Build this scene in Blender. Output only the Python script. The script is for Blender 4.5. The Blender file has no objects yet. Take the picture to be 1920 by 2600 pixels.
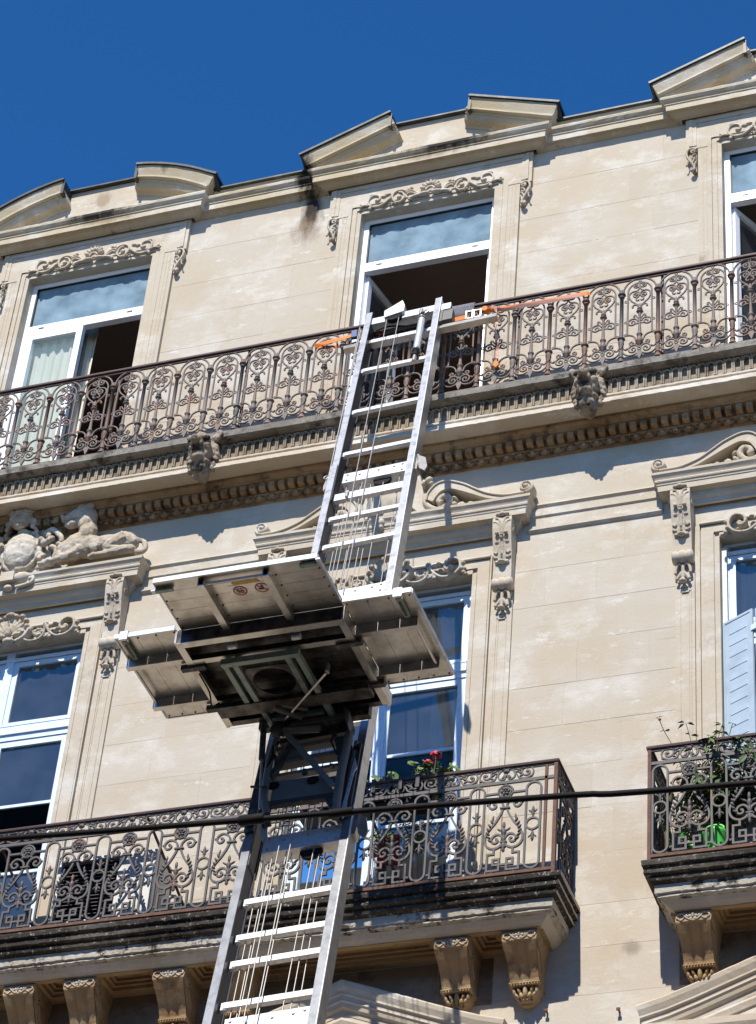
import bpy, bmesh, math, random
from mathutils import Vector, Matrix
from math import sin, cos, pi, radians, hypot, atan2
random.seed(7)
S = bpy.context.scene
# ------------------------------------------------------------------ camera
cam = bpy.data.cameras.new("camera"); co = bpy.data.objects.new("camera", cam); S.collection.objects.link(co)
Rr = (0.94573884, 0.31668654, 0.07271649); Ru = (0.15193856, -0.62883639, 0.76254801); Rf = (-0.28721547, 0.71012283, 0.64283189)
co.matrix_world = Matrix(((Rr[0], Ru[0], -Rf[0], 0.0), (Rr[1], Ru[1], -Rf[1], -16.0), (Rr[2], Ru[2], -Rf[2], 1.6), (0, 0, 0, 1)))
cam.sensor_fit = 'VERTICAL'; cam.sensor_height = 24.0; cam.lens = 24.0 * 6572.23 / 2600.0
cam.clip_start = 0.05; cam.clip_end = 2000.0
S.camera = co
S.render.resolution_x = 756; S.render.resolution_y = 1024
# ------------------------------------------------------------------ sky, sun, exposure
SUN_EL = 49.6; SUN_DX = 0.03           # sun stands in front of the facade (towards -Y), a touch to its left
W = bpy.data.worlds.new("World"); S.world = W; W.use_nodes = True
nt = W.node_tree; bg = nt.nodes["Background"]
sky = nt.nodes.new("ShaderNodeTexSky"); sky.sky_type = 'NISHITA'; sky.sun_disc = False
sky.sun_elevation = radians(SUN_EL); sky.sun_rotation = radians(180 + 1.7)
sky.altitude = 2000; sky.air_density = 1.0; sky.dust_density = 0.0; sky.ozone_density = 10
hs = nt.nodes.new("ShaderNodeHueSaturation"); hs.inputs["Saturation"].default_value = 1.15     # deep polarised blue of the photograph, the same over the whole dome
nt.links.new(sky.outputs[0], hs.inputs["Color"]); nt.links.new(hs.outputs[0], bg.inputs[0]); bg.inputs[1].default_value = 0.12
sl = bpy.data.lights.new("sun", 'SUN'); sl.energy = 4.3; sl.angle = radians(0.5); sl.color = (1.0, 0.955, 0.88)
so = bpy.data.objects.new("sun", sl); S.collection.objects.link(so)
sd = Vector((SUN_DX, 1.0, -math.tan(radians(SUN_EL)))).normalized()
so.rotation_euler = sd.to_track_quat('-Z', 'Y').to_euler(); so.location = (0, -20, 40)
S.view_settings.view_transform = 'Standard'; S.view_settings.look = 'None'
S.view_settings.gamma = 1; S.view_settings.use_curve_mapping = False; S.view_settings.exposure = 0.66
try:
    S.cycles.max_bounces = 8; S.cycles.diffuse_bounces = 4; S.cycles.transparent_max_bounces = 12
except Exception: pass

# ------------------------------------------------------------------ materials
def nd(t, k, **kw):
    n = t.nodes.new(k)
    for a, b in kw.items(): setattr(n, a, b)
    return n
def mat(name, col, rough=0.6, metal=0.0, noise=None, bump=0.0, bscale=40.0, coords='world', spec=None, noise2=None):
    """principled material; noise = (scale, colour b, amount-lo, amount-hi)"""
    m = bpy.data.materials.new(name); m.use_nodes = True; t = m.node_tree; p = t.nodes["Principled BSDF"]
    p.inputs["Base Color"].default_value = (*col, 1); p.inputs["Roughness"].default_value = rough; p.inputs["Metallic"].default_value = metal
    if spec is not None: p.inputs["Specular IOR Level"].default_value = spec
    if noise or bump:
        if coords == 'world': src = nd(t, "ShaderNodeNewGeometry").outputs["Position"]
        else: src = nd(t, "ShaderNodeTexCoord").outputs["Object"]
    last = None
    for i, q in enumerate([noise, noise2]):
        if not q: continue
        n = nd(t, "ShaderNodeTexNoise"); n.inputs["Scale"].default_value = q[0]; n.inputs["Detail"].default_value = 7; n.inputs["Roughness"].default_value = 0.62
        t.links.new(src, n.inputs["Vector"])
        r = nd(t, "ShaderNodeMapRange"); r.inputs[1].default_value = q[2]; r.inputs[2].default_value = q[3]; t.links.new(n.outputs[0], r.inputs[0])
        x = nd(t, "ShaderNodeMix", data_type='RGBA'); t.links.new(r.outputs[0], x.inputs[0])
        if last is None: x.inputs[6].default_value = (*col, 1)
        else: t.links.new(last, x.inputs[6])
        x.inputs[7].default_value = (*q[1], 1); last = x.outputs[2]
    if last is not None: t.links.new(last, p.inputs["Base Color"])
    if bump:
        n = nd(t, "ShaderNodeTexNoise"); n.inputs["Scale"].default_value = bscale; n.inputs["Detail"].default_value = 8; t.links.new(src, n.inputs["Vector"])
        b = nd(t, "ShaderNodeBump"); b.inputs["Strength"].default_value = 1; b.inputs["Distance"].default_value = bump
        t.links.new(n.outputs[0], b.inputs["Height"]); t.links.new(b.outputs[0], p.inputs["Normal"])
    return m

def stone(name, base, warm, pale, dirt=None, dirt_lo=0.55, dirt_hi=0.7, bump=0.004, stains=(), rand=0.0, dscale=3.0, streak=0.25):
    """limestone: broad warm/pale clouds, bedding streaks, grain, pits, dirt crust and a few local run-off stains"""
    m = bpy.data.materials.new(name); m.use_nodes = True; t = m.node_tree; p = t.nodes["Principled BSDF"]; L = t.links.new
    p.inputs["Roughness"].default_value = 0.9; p.inputs["Specular IOR Level"].default_value = 0.15
    pos = nd(t, "ShaderNodeNewGeometry").outputs["Position"]
    def noise(scale, sc=(1, 1, 1), det=6, rough=0.6, off=0.0):
        mp = nd(t, "ShaderNodeMapping"); mp.inputs["Scale"].default_value = sc; mp.inputs["Location"].default_value = (off, off * .7, off * 1.3); L(pos, mp.inputs[0])
        n = nd(t, "ShaderNodeTexNoise"); n.inputs["Scale"].default_value = scale; n.inputs["Detail"].default_value = det; n.inputs["Roughness"].default_value = rough
        L(mp.outputs[0], n.inputs["Vector"]); return n.outputs[0]
    def rng(s, a, b, lo=0.0, hi=1.0):
        r = nd(t, "ShaderNodeMapRange"); r.inputs[1].default_value = a; r.inputs[2].default_value = b; r.inputs[3].default_value = lo; r.inputs[4].default_value = hi; L(s, r.inputs[0]); return r.outputs[0]
    def mix(f, a, b, mode='MIX'):
        x = nd(t, "ShaderNodeMix", data_type='RGBA', blend_type=mode)
        if isinstance(f, float): x.inputs[0].default_value = f
        else: L(f, x.inputs[0])
        for k, v in ((6, a), (7, b)):
            if isinstance(v, tuple): x.inputs[k].default_value = (*v, 1)
            else: L(v, x.inputs[k])
        return x.outputs[2]
    c = mix(rng(noise(1.1, (1, 1, 1.3), 7, .65), .42, .62), base, warm)
    c = mix(rng(noise(1.7, (1, 1, 1.5), 9, .72, 5.0), .50, .64, 0, .9), c, pale)
    c = mix(rng(noise(4.0, (.35, .35, 6.0), 6, .6, 9.0), .45, .75, 0, streak), c, warm)
    c = mix(rng(noise(60, (1, 1, 1.6), 4, .7, 2.0), .35, .75, 0, .30), c, tuple(v * .62 for v in base))
    c = mix(rng(noise(9.0, (.22, 1, 2.6), 9, .75, 12.0), .60, .66, 0, .35), c, tuple(v * .60 for v in warm))
    c = mix(rng(noise(6.0, (.6, 1, 1.4), 9, .78, 21.0), .60, .64, 0, .55), c, tuple(min(.66, v * 1.18) for v in pale))
    if rand:
        oi = nd(t, "ShaderNodeObjectInfo").outputs["Random"]
        c = mix(rng(oi, 0, 1, 0, rand), c, tuple(v * .80 for v in warm))
    if dirt:
        c = mix(rng(noise(dscale, (1, 1, 1.0), 9, .72, 3.0), dirt_lo, dirt_hi), c, dirt)
    for (sx, sz, rx, rz, col, st) in stains:
        v = nd(t, "ShaderNodeVectorMath", operation='SUBTRACT'); L(pos, v.inputs[0]); v.inputs[1].default_value = (sx, 0, sz)
        w = nd(t, "ShaderNodeVectorMath", operation='MULTIPLY'); L(v.outputs[0], w.inputs[0]); w.inputs[1].default_value = (1 / rx, 0.0, 1 / rz)
        ln = nd(t, "ShaderNodeVectorMath", operation='LENGTH'); L(w.outputs[0], ln.inputs[0])
        ad = nd(t, "ShaderNodeMath", operation='ADD'); L(ln.outputs["Value"], ad.inputs[0]); L(rng(noise(7.0, (1.6, 1, .5), 8, .7, sx), .3, .7, -.42, .42), ad.inputs[1])
        c = mix(rng(ad.outputs[0], 1.15, .45, 0, st), c, col)
    L(c, p.inputs["Base Color"])
    if rand or dirt is None: pits = noise(22, (1, 1, 1.5), 9, .78, 1.0)
    else: pits = noise(18, (1, 1, 1), 9, .75, 1.0)
    b = nd(t, "ShaderNodeBump"); b.inputs["Strength"].default_value = 1.0; b.inputs["Distance"].default_value = bump
    L(pits, b.inputs["Height"]); L(b.outputs[0], p.inputs["Normal"])
    return m
BASE, WARM, PALE = (.515, .458, .378), (.485, .405, .30), (.61, .575, .51)
BLK, BRN = (.035, .028, .022), (.20, .125, .07)
ST = [(-7.54, 20.32, .12, .33, BLK, 1), (-7.57, 20.06, .16, .22, BRN, .55), (-7.60, 20.72, .12, .26, BLK, 1), (-6.05, 20.70, .45, .10, BLK, .95), (-6.3, 20.60, .30, .05, BRN, .5), (-9.84, 20.70, .40, .10, BLK, .95),
      (-9.9, 21.08, .09, .12, BRN, .5), (-9.7, 20.60, .3, .05, BRN, .6), (-9.15, 21.2, .05, .12, BLK, .5), (-4.16, 11.45, .10, .07, (.2, .16, .12), .6)]
M = {}
M['wall'] = stone('limestone_ashlar', BASE, WARM, PALE, stains=ST, rand=.25, bump=.0028, streak=.35)
M['trim'] = stone('limestone_trim', (.50, .435, .345), WARM, PALE, dirt=(.30, .235, .165), dirt_lo=.58, dirt_hi=.75, stains=ST, bump=.004)
M['carve'] = stone('limestone_carved', (.46, .395, .305), (.40, .32, .225), PALE, dirt=(.21, .175, .14), dirt_lo=.50, dirt_hi=.70, bump=.006, dscale=9.0)
M['cornice'] = stone('limestone_cornice', (.50, .435, .325), (.47, .38, .235), PALE, dirt=(.12, .095, .07), dirt_lo=.62, dirt_hi=.72, stains=ST, bump=.006, dscale=4.0)
M['grey'] = stone('grey_weathered_stone', (.26, .235, .20), (.19, .165, .135), (.36, .33, .28), dirt=(.055, .046, .04), dirt_lo=.50, dirt_hi=.66, bump=.009, dscale=6.0)
M['flute'] = stone('weathered_flutes', (.34, .275, .195), (.26, .20, .135), (.43, .37, .29), dirt=(.09, .07, .05), dirt_lo=.48, dirt_hi=.70, bump=.006, dscale=5.0)
M['under'] = stone('warm_shaded_stone', (.38, .26, .14), (.30, .185, .095), (.44, .34, .21), dirt=(.10, .07, .045), dirt_lo=.56, dirt_hi=.72, bump=.006, dscale=5.0)  # warm bounce and shade worked into the colour of the balcony undersides
M['shadow_course'] = stone('shade_browned_stone', (.25, .185, .125), (.19, .13, .08), (.33, .27, .20), dirt=(.07, .05, .035), dirt_lo=.56, dirt_hi=.74, bump=.005, dscale=3.0)  # darker brown paints the balconies' shade into the wall
M['bed'] = stone('bounce_browned_bed_stone', (.34, .225, .125), (.27, .165, .085), (.40, .30, .19), dirt=(.08, .055, .04), dirt_lo=.50, dirt_hi=.68, bump=.005, dscale=7.0)  # orange-brown of the street's bounce light put into the colour
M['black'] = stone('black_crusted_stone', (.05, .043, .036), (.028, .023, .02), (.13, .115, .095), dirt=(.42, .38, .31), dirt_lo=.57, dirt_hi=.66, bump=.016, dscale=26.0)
M['chip'] = stone('flaking_stone', (.46, .42, .35), (.33, .28, .21), (.55, .51, .44), dirt=(.05, .042, .035), dirt_lo=.52, dirt_hi=.60, bump=.016, dscale=6.0)
M['iron'] = mat('rusty_painted_iron', (.15, .122, .105), .68, .0, noise=(9, (.22, .11, .065), .50, .68), bump=.0012, bscale=120)
M['iron2'] = mat('grey_painted_iron', (.080, .070, .065), .62, .0, noise=(7, (.15, .078, .05), .56, .70), bump=.0012, bscale=120)
M['rust'] = mat('bare_rust', (.15, .072, .043), .85, 0, noise=(20, (.09, .05, .035), .4, .65), bump=.002, bscale=80)
M['rail'] = mat('dark_rusty_handrail', (.045, .024, .020), .6, .2, noise=(9, (.09, .04, .03), .5, .7))
M['zinc'] = mat('dark_zinc_cap', (.045, .048, .045), .5, .4, noise=(6, (.10, .10, .09), .5, .7))
M['pvc'] = mat('white_window_frame', (.80, .81, .83), .35)
M['paint'] = mat('pale_blue_painted_wood', (.60, .70, .80), .5, noise=(9, (.50, .57, .64), .5, .72))
M['wood'] = mat('pale_painted_board', (.66, .63, .57), .6, noise=(30, (.5, .46, .4), .5, .7))
M['alu'] = mat('brushed_aluminium', (.44, .445, .455), .38, .9, noise=(14, (.28, .285, .295), .50, .66), bump=.0006, bscale=90)
M['alu2'] = mat('dull_aluminium', (.25, .255, .265), .40, .85, noise=(12, (.17, .175, .185), .45, .68), bump=.0006, bscale=90)
M['chan_shade'] = mat('channel_shade_metal', (.018, .022, .034), .4, .3)  # dark tone stands in for the shade inside the rail channel
M['shut'] = mat('grey_blue_shutter_paint', (.40, .49, .56), .55, noise=(5, (.34, .41, .47), .45, .7))
M['garg'] = stone('sooty_carved_head', (.33, .27, .20), (.24, .185, .125), (.42, .36, .28), dirt=(.05, .042, .034), dirt_lo=.48, dirt_hi=.64, bump=.006, dscale=8.0)
M['alub'] = mat('bright_aluminium_rung', (.56, .57, .59), .45, .5, noise=(30, (.40, .41, .43), .48, .7))
M['aluw'] = mat('worn_aluminium_plate', (.52, .49, .45), .34, .9, noise=(7, (.36, .325, .285), .42, .66), noise2=(45, (.3, .27, .24), .62, .75), bump=.0006, bscale=50)
M['alud'] = mat('shade_dark_aluminium', (.10, .09, .082), .45, .7, noise=(12, (.03, .026, .023), .42, .62))  # aluminium darkened to paint in the shade under the deck
M['green'] = mat('pale_green_enamelled_steel', (.20, .25, .21), .45, .2, noise=(14, (.12, .14, .12), .5, .66))
M['steel'] = mat('dark_steel', (.032, .028, .025), .55, .15, noise=(16, (.14, .13, .125), .55, .7))
M['gsteel'] = mat('grey_painted_steel', (.135, .12, .105), .6, .1, noise=(12, (.11, .105, .1), .5, .7))
M['wire'] = mat('steel_wire', (.45, .42, .38), .4, .7)
M['blackrub'] = mat('black_rubber', (.006, .005, .006), .75, noise=(9, (.02, .006, .004), .55, .65), spec=.2)
M['strap'] = mat('orange_webbing', (.80, .22, .045), .8, bump=.001, bscale=300)
M['pstrap'] = mat('faded_pink_webbing', (.72, .38, .27), .85)
M['felt'] = mat('grey_felt_blanket', (.135, .13, .14), .98, noise=(60, (.24, .23, .25), .5, .7), bump=.004, bscale=150)
M['red'] = mat('red_cloth', (.45, .02, .02), .8)
M['blue'] = mat('blue_plastic', (.03, .07, .2), .5)
M['green_pl'] = mat('bright_green_plastic', (.09, .52, .075), .45)
M['terra'] = mat('terracotta', (.33, .13, .07), .8, noise=(12, (.2, .09, .06), .5, .7))
M['soil'] = mat('black_planter_plastic', (.012, .012, .013), .5)
M['leaf'] = mat('geranium_leaf', (.085, .15, .03), .55, noise=(30, (.14, .19, .05), .45, .65))
M['leaf2'] = mat('vine_leaf', (.05, .095, .022), .55, noise=(30, (.10, .15, .035), .45, .65))
M['petal'] = mat('red_petal', (.60, .012, .015), .6)
M['stem'] = mat('plant_stem', (.12, .10, .045), .8)
M['acw'] = mat('off_white_enamel', (.58, .57, .53), .5, noise=(8, (.4, .38, .34), .5, .75))
M['yellow'] = mat('yellow_label', (.42, .28, .04), .5, noise=(40, (.3, .2, .03), .5, .6))
M['white'] = mat('white_vinyl', (.62, .60, .57), .5)
M['signred'] = mat('red_vinyl', (.33, .03, .03), .5)
M['cloth'] = mat('pale_curtain_cloth', (.66, .63, .52), .9)
M['room'] = mat('dim_room_plaster', (.28, .22, .19), .95)
M['floor'] = mat('dark_room_floor', (.13, .09, .06), .9)
M['ceil'] = mat('room_ceiling', (.55, .44, .38), .95)
M['street'] = mat('street_paving', (.36, .27, .175), .9, noise=(3, (.22, .19, .16), .4, .65), bump=.01, bscale=20)
M['opp'] = mat('opposite_facade_stone', (.42, .35, .26), .9, noise=(2, (.34, .28, .2), .4, .65))

def glass_mat(name, tint, refl, haze=None, amount=0.0, hi=.3):
    """clear pane: sees through (tinted), mirrors the sky by a boosted fresnel, with an optional diffuse film (dust on the transoms, painted haze elsewhere)"""
    m = bpy.data.materials.new(name); m.use_nodes = True; t = m.node_tree; t.nodes.clear(); L = t.links.new
    o = nd(t, "ShaderNodeOutputMaterial"); tr = nd(t, "ShaderNodeBsdfTransparent"); tr.inputs[0].default_value = (*tint, 1)
    gl = nd(t, "ShaderNodeBsdfGlossy"); gl.inputs["Roughness"].default_value = 0.02; gl.inputs[0].default_value = (.85, 1, .95, 1)
    fr = nd(t, "ShaderNodeFresnel"); fr.inputs[0].default_value = refl
    mx = nd(t, "ShaderNodeMixShader"); L(fr.outputs[0], mx.inputs[0]); L(tr.outputs[0], mx.inputs[1]); L(gl.outputs[0], mx.inputs[2]); out = mx.outputs[0]
    if haze:
        df = nd(t, "ShaderNodeBsdfDiffuse"); df.inputs[0].default_value = (*haze, 1)
        pos = nd(t, "ShaderNodeNewGeometry").outputs["Position"]; n = nd(t, "ShaderNodeTexNoise"); n.inputs["Scale"].default_value = 4.0; n.inputs["Detail"].default_value = 8; L(pos, n.inputs["Vector"])
        r = nd(t, "ShaderNodeMapRange"); r.inputs[1].default_value = .3; r.inputs[2].default_value = .75; r.inputs[3].default_value = amount; r.inputs[4].default_value = hi; L(n.outputs[0], r.inputs[0])
        m2 = nd(t, "ShaderNodeMixShader"); L(r.outputs[0], m2.inputs[0]); L(out, m2.inputs[1]); L(df.outputs[0], m2.inputs[2]); out = m2.outputs[0]
    L(out, o.inputs[0]); return m
M['glass'] = glass_mat('window_glass', (.66, .72, .78), 2.35, (.34, .38, .44), .06, .12)  # grey-blue diffuse haze painted in to lift the dark sky reflection
M['glass2'] = glass_mat('pale_haze_glass', (.84, .88, .90), 1.16, (.50, .63, .60), .10, .20)  # pale diffuse haze painted in to offset the blue of the sky light
M['dusty'] = glass_mat('dusty_window_glass', (.50, .62, .72), 2.1, (.35, .49, .57), .34, .74)
# ------------------------------------------------------------------ mesh helpers
COL = S.collection
class MB:
    def __init__(s): s.v = []; s.f = []; s.sm = []
    def add(s, vs, fs, smooth=False):
        o = len(s.v); s.v += [tuple(q) for q in vs]; s.f += [tuple(i + o for i in f) for f in fs]; s.sm += [smooth] * len(fs); return s
    def box(s, x0, x1, y0, y1, z0, z1):
        v = [(x, y, z) for z in (z0, z1) for y in (y0, y1) for x in (x0, x1)]
        return s.add(v, [(0, 2, 3, 1), (4, 5, 7, 6), (0, 1, 5, 4), (2, 6, 7, 3), (0, 4, 6, 2), (1, 3, 7, 5)])
    def bbox(s, x0, x1, y0, y1, z0, z1, b=.004):
        """box whose street-side face is chamfered"""
        v = [(x0, y0 + b, z0), (x1, y0 + b, z0), (x1, y0 + b, z1), (x0, y0 + b, z1), (x0 + b, y0, z0 + b), (x1 - b, y0, z0 + b), (x1 - b, y0, z1 - b), (x0 + b, y0, z1 - b), (x0, y1, z0), (x1, y1, z0), (x1, y1, z1), (x0, y1, z1)]
        return s.add(v, [(4, 5, 6, 7), (0, 1, 5, 4), (1, 2, 6, 5), (2, 3, 7, 6), (3, 0, 4, 7), (8, 9, 1, 0), (9, 10, 2, 1), (10, 11, 3, 2), (11, 8, 0, 3), (11, 10, 9, 8)])
    def prism(s, poly, a0, a1, axis='y', smooth=False):
        """poly extruded along an axis: 'y' -> poly is (x,z); 'x' -> (y,z); 'z' -> (x,y)"""
        n = len(poly)
        def P(a, q): return {'y': (q[0], a, q[1]), 'x': (a, q[0], q[1]), 'z': (q[0], q[1], a)}[axis]
        v = [P(a0, q) for q in poly] + [P(a1, q) for q in poly]
        s.add(v, [(i, (i + 1) % n, (i + 1) % n + n, i + n) for i in range(n)], smooth)
        return s.add(v, [tuple(range(n)), tuple(range(2 * n - 1, n - 1, -1))])
    def obox(s, a, b, w, h, up=(0, 0, 1)):
        """bar from a to b, w wide across, h along 'up'"""
        a = Vector(a); b = Vector(b); d = (b - a).normalized(); u = Vector(up); u = (u - d * u.dot(d))
        u = u.normalized() if u.length > 1e-6 else d.orthogonal().normalized()
        c = d.cross(u); v = []
        for p in (a, b):
            for i, j in ((-1, -1), (1, -1), (1, 1), (-1, 1)): v.append(p + c * (i * w / 2) + u * (j * h / 2))
        return s.add(v, [(3, 2, 1, 0), (4, 5, 6, 7), (0, 1, 5, 4), (1, 2, 6, 5), (2, 3, 7, 6), (3, 0, 4, 7)])
    def tube(s, pts, r, n=6, closed=False, cap=True, flat=None, rr=None, smooth=True):
        """round tube along pts; flat=(normal, factor) squashes it along a direction; rr = per-point radii"""
        P = [Vector(p) for p in pts]; m = len(P); o = len(s.v); vs = []
        pu = None
        for i, p in enumerate(P):
            a = P[(i - 1) % m] if (closed or i > 0) else P[i]; b = P[(i + 1) % m] if (closed or i < m - 1) else P[i]
            d = (b - a); d = d.normalized() if d.length > 1e-9 else Vector((0, 0, 1))
            if flat: u = Vector(flat[0]); u = u - d * u.dot(d)
            elif pu is None: u = d.orthogonal()
            else: u = pu - d * pu.dot(d)
            u = u.normalized() if u.length > 1e-9 else d.orthogonal().normalized(); pu = u; w = d.cross(u)
            R_ = rr[i] if rr else r; fu = flat[1] if flat else 1.0
            for k in range(n):
                t = 2 * pi * (k + .5) / n; vs.append(p + u * (cos(t) * R_ * fu) + w * (sin(t) * R_))
        fs = []
        for i in range(m if closed else m - 1):
            for k in range(n):
                a0 = i * n + k; a1 = i * n + (k + 1) % n; b0 = ((i + 1) % m) * n + k; b1 = ((i + 1) % m) * n + (k + 1) % n
                fs.append((a0, a1, b1, b0))
        s.add(vs, fs, smooth)
        if cap and not closed: s.add(vs[:n], [tuple(range(n - 1, -1, -1))]); s.add(vs[-n:], [tuple(range(n))])
        return s
    def strip(s, pts, w, d, y=0.0, closed=False):
        """flat iron bar bent in the XZ plane: pts (x,z), w wide in plane, d deep along y (centred on y)"""
        m = len(pts); vs = []
        for i, p in enumerate(pts):
            a = pts[(i - 1) % m] if (closed or i > 0) else None; b = pts[(i + 1) % m] if (closed or i < m - 1) else None
            d1 = Vector((p[0] - a[0], p[1] - a[1])) if a else None; d2 = Vector((b[0] - p[0], b[1] - p[1])) if b else None
            d1 = d1 or d2; d2 = d2 or d1
            d1 = d1.normalized() if d1.length > 1e-9 else d2.normalized(); d2 = d2.normalized() if d2.length > 1e-9 else d1
            n1 = Vector((-d1.y, d1.x)); n2 = Vector((-d2.y, d2.x)); nn = (n1 + n2); nn = nn.normalized() if nn.length > 1e-6 else n1
            k = 1 / max(.5, nn.dot(n1)); q = nn * (w / 2 * k)
            vs += [(p[0] + q.x, y - d / 2, p[1] + q.y), (p[0] - q.x, y - d / 2, p[1] - q.y), (p[0] - q.x, y + d / 2, p[1] - q.y), (p[0] + q.x, y + d / 2, p[1] + q.y)]
        fs = []
        for i in range(m if closed else m - 1):
            a = 4 * i; b = 4 * ((i + 1) % m)
            for k in range(4): fs.append((a + k, a + (k + 1) % 4, b + (k + 1) % 4, b + k))
        s.add(vs, fs)
        if not closed: s.add(vs[:4], [(3, 2, 1, 0)]); s.add(vs[-4:], [(0, 1, 2, 3)])
        return s
    def lathe(s, prof, x=0.0, y=0.0, z0=0.0, n=8, axis='z', sy=1.0):
        """turned piece: prof = [(z, r)]; axis 'z' stands upright, 'y' points to the street, 'x' along the wall"""
        vs = []
        for z, r in prof:
            for k in range(n):
                t = 2 * pi * (k + .5) / n; a, b = r * cos(t), r * sin(t) * sy
                vs.append({'z': (x + a, y + b, z0 + z), 'y': (x + a, y + z, z0 + b), 'x': (x + z, y + a, z0 + b)}[axis])
        fs = [(i * n + k, i * n + (k + 1) % n, (i + 1) * n + (k + 1) % n, (i + 1) * n + k) for i in range(len(prof) - 1) for k in range(n)]
        s.add(vs, fs, True); s.add(vs[:n], [tuple(range(n - 1, -1, -1))]); s.add(vs[-n:], [tuple(range(n))]); return s
    def blob(s, c, r, rot=0.0, n=8, m=6, jit=0.0):
        """ellipsoid, radii r=(rx,ry,rz), turned by rot in the wall plane"""
        vs = [];
        for i in range(m + 1):
            ph = pi * i / m
            for k in range(n):
                t = 2 * pi * k / n; q = 1 + (random.uniform(-jit, jit) if jit else 0)
                x, y, z = r[0] * sin(ph) * cos(t) * q, r[1] * sin(ph) * sin(t) * q, r[2] * cos(ph) * q
                vs.append((c[0] + x * cos(rot) - z * sin(rot), c[1] + y, c[2] + x * sin(rot) + z * cos(rot)))
        fs = [(i * n + k, i * n + (k + 1) % n, (i + 1) * n + (k + 1) % n, (i + 1) * n + k) for i in range(m) for k in range(n)]
        return s.add(vs, fs, True)
    def sweep(s, path, prof, plane='xy', jit=0.0, step=None, closed_prof=True, jmask=None, smooth=False, guard=.24):
        """moulding: prof [(out, h)] run along a path with mitred corners.
        plane 'xy': path (x,y), out = to the right of travel (street side when travelling +x), h = z.
        plane 'xz': path (x,z), out = towards the street (-y) , h = below the path (normal)"""
        if step:
            q = [path[0]]
            for a, b in zip(path, path[1:]):
                k = max(1, int(hypot(b[0] - a[0], b[1] - a[1]) / step))
                Ls = hypot(b[0] - a[0], b[1] - a[1]); g0 = guard if a is not path[0] else 0; g1 = guard if b is not path[-1] else 0
                q += [(a[0] + (b[0] - a[0]) * i / k, a[1] + (b[1] - a[1]) * i / k) for i in range(1, k + 1) if i == k or g0 < Ls * i / k < Ls - g1]
            path = q
        m = len(path); n = len(prof); vs = []
        for i, p in enumerate(path):
            a = path[i - 1] if i > 0 else None; b = path[i + 1] if i < m - 1 else None
            d1 = Vector((p[0] - a[0], p[1] - a[1])).normalized() if a else None; d2 = Vector((b[0] - p[0], b[1] - p[1])).normalized() if b else None
            d1 = d1 or d2; d2 = d2 or d1
            n1 = Vector((d1.y, -d1.x)); n2 = Vector((d2.y, -d2.x)); nn = (n1 + n2).normalized(); nn = nn / max(.35, nn.dot(n1))
            for j, (o, h) in enumerate(prof):
                jo = jh = 0
                if jit and (jmask is None or j in jmask): jo = random.uniform(-jit, jit) * .6; jh = random.uniform(-jit, jit)
                if plane == 'xy': vs.append((p[0] + nn.x * (o + jo), p[1] + nn.y * (o + jo), h + jh))
                else: vs.append((p[0] + nn.x * h, -(o + jo), p[1] + nn.y * h + jh))
        fs = []
        for i in range(m - 1):
            for j in range(n if closed_prof else n - 1):
                a = i * n + j; b = i * n + (j + 1) % n; fs.append((a, b, b + n, a + n))
        s.add(vs, fs, smooth)
        s.add(vs[:n], [tuple(range(n))]); s.add(vs[-n:], [tuple(range(n - 1, -1, -1))]); return s
    def xf(s, fn, i0=0):
        s.v = s.v[:i0] + [tuple(fn(Vector(q))) for q in s.v[i0:]]; return s
    def merge(s, o, fn=None):
        return s_merge(s, o, fn)
    def mesh(s, name, m):
        me = bpy.data.meshes.new(name); me.from_pydata(s.v, [], s.f); me.polygons.foreach_set('use_smooth', s.sm)
        bm = bmesh.new(); bm.from_mesh(me); bmesh.ops.recalc_face_normals(bm, faces=bm.faces); bm.to_mesh(me); bm.free()
        me.materials.append(m); me.update(); return me
    def obj(s, name, m, parent=None, loc=None, remesh=None, rough=0.0):
        me = s.mesh(name, m)
        o = bpy.data.objects.new(name, me); COL.objects.link(o)
        if remesh: fuse(o, remesh, rough)
        if loc: o.location = loc
        if parent: o.parent = parent
        return o
def s_merge(a, b, fn=None):
    vs = [fn(Vector(q)) for q in b.v] if fn else b.v
    o = len(a.v); a.v += [tuple(q) for q in vs]; a.f += [tuple(i + o for i in f) for f in b.f]; a.sm += b.sm; return a
def fuse(o, voxel, rough=0.0):
    """melt the overlapping lumps of a carving into one continuous skin"""
    o.data.remesh_voxel_size = voxel; bpy.context.view_layer.objects.active = o
    with bpy.context.temp_override(active_object=o, object=o, selected_objects=[o]): bpy.ops.object.voxel_remesh()
    me = o.data; bm = bmesh.new(); bm.from_mesh(me)
    for _ in range(2): bmesh.ops.smooth_vert(bm, verts=bm.verts, factor=.5, use_axis_x=True, use_axis_y=True, use_axis_z=True)
    bm.normal_update()
    if rough:
        from mathutils import noise as N
        for v in bm.verts: v.co += v.normal * (N.noise(v.co * 22) * rough + N.noise(v.co * 60) * rough * .5)
    bm.to_mesh(me); bm.free()
    me.polygons.foreach_set('use_smooth', [True] * len(me.polygons))
def side_material(o, m2, nx=.6):
    """faces that look along the wall (the returns of a balcony slab) get a second stone"""
    o.data.materials.append(m2)
    for p in o.data.polygons:
        if abs(p.normal.x) > nx and p.center.y > -.52: p.material_index = 1
def inst(src, parent, loc=None, name=None, scale=None, rot=None):
    c = src.copy(); COL.objects.link(c); c.parent = parent
    if loc is not None: c.location = loc
    if scale: c.scale = scale
    if rot is not None: c.rotation_euler = rot
    return c
def tag(o, label=None, cat=None, group=None, kind=None):
    for k, v in (('label', label), ('category', cat), ('group', group), ('kind', kind)):
        if v: o[k] = v
    return o
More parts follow.
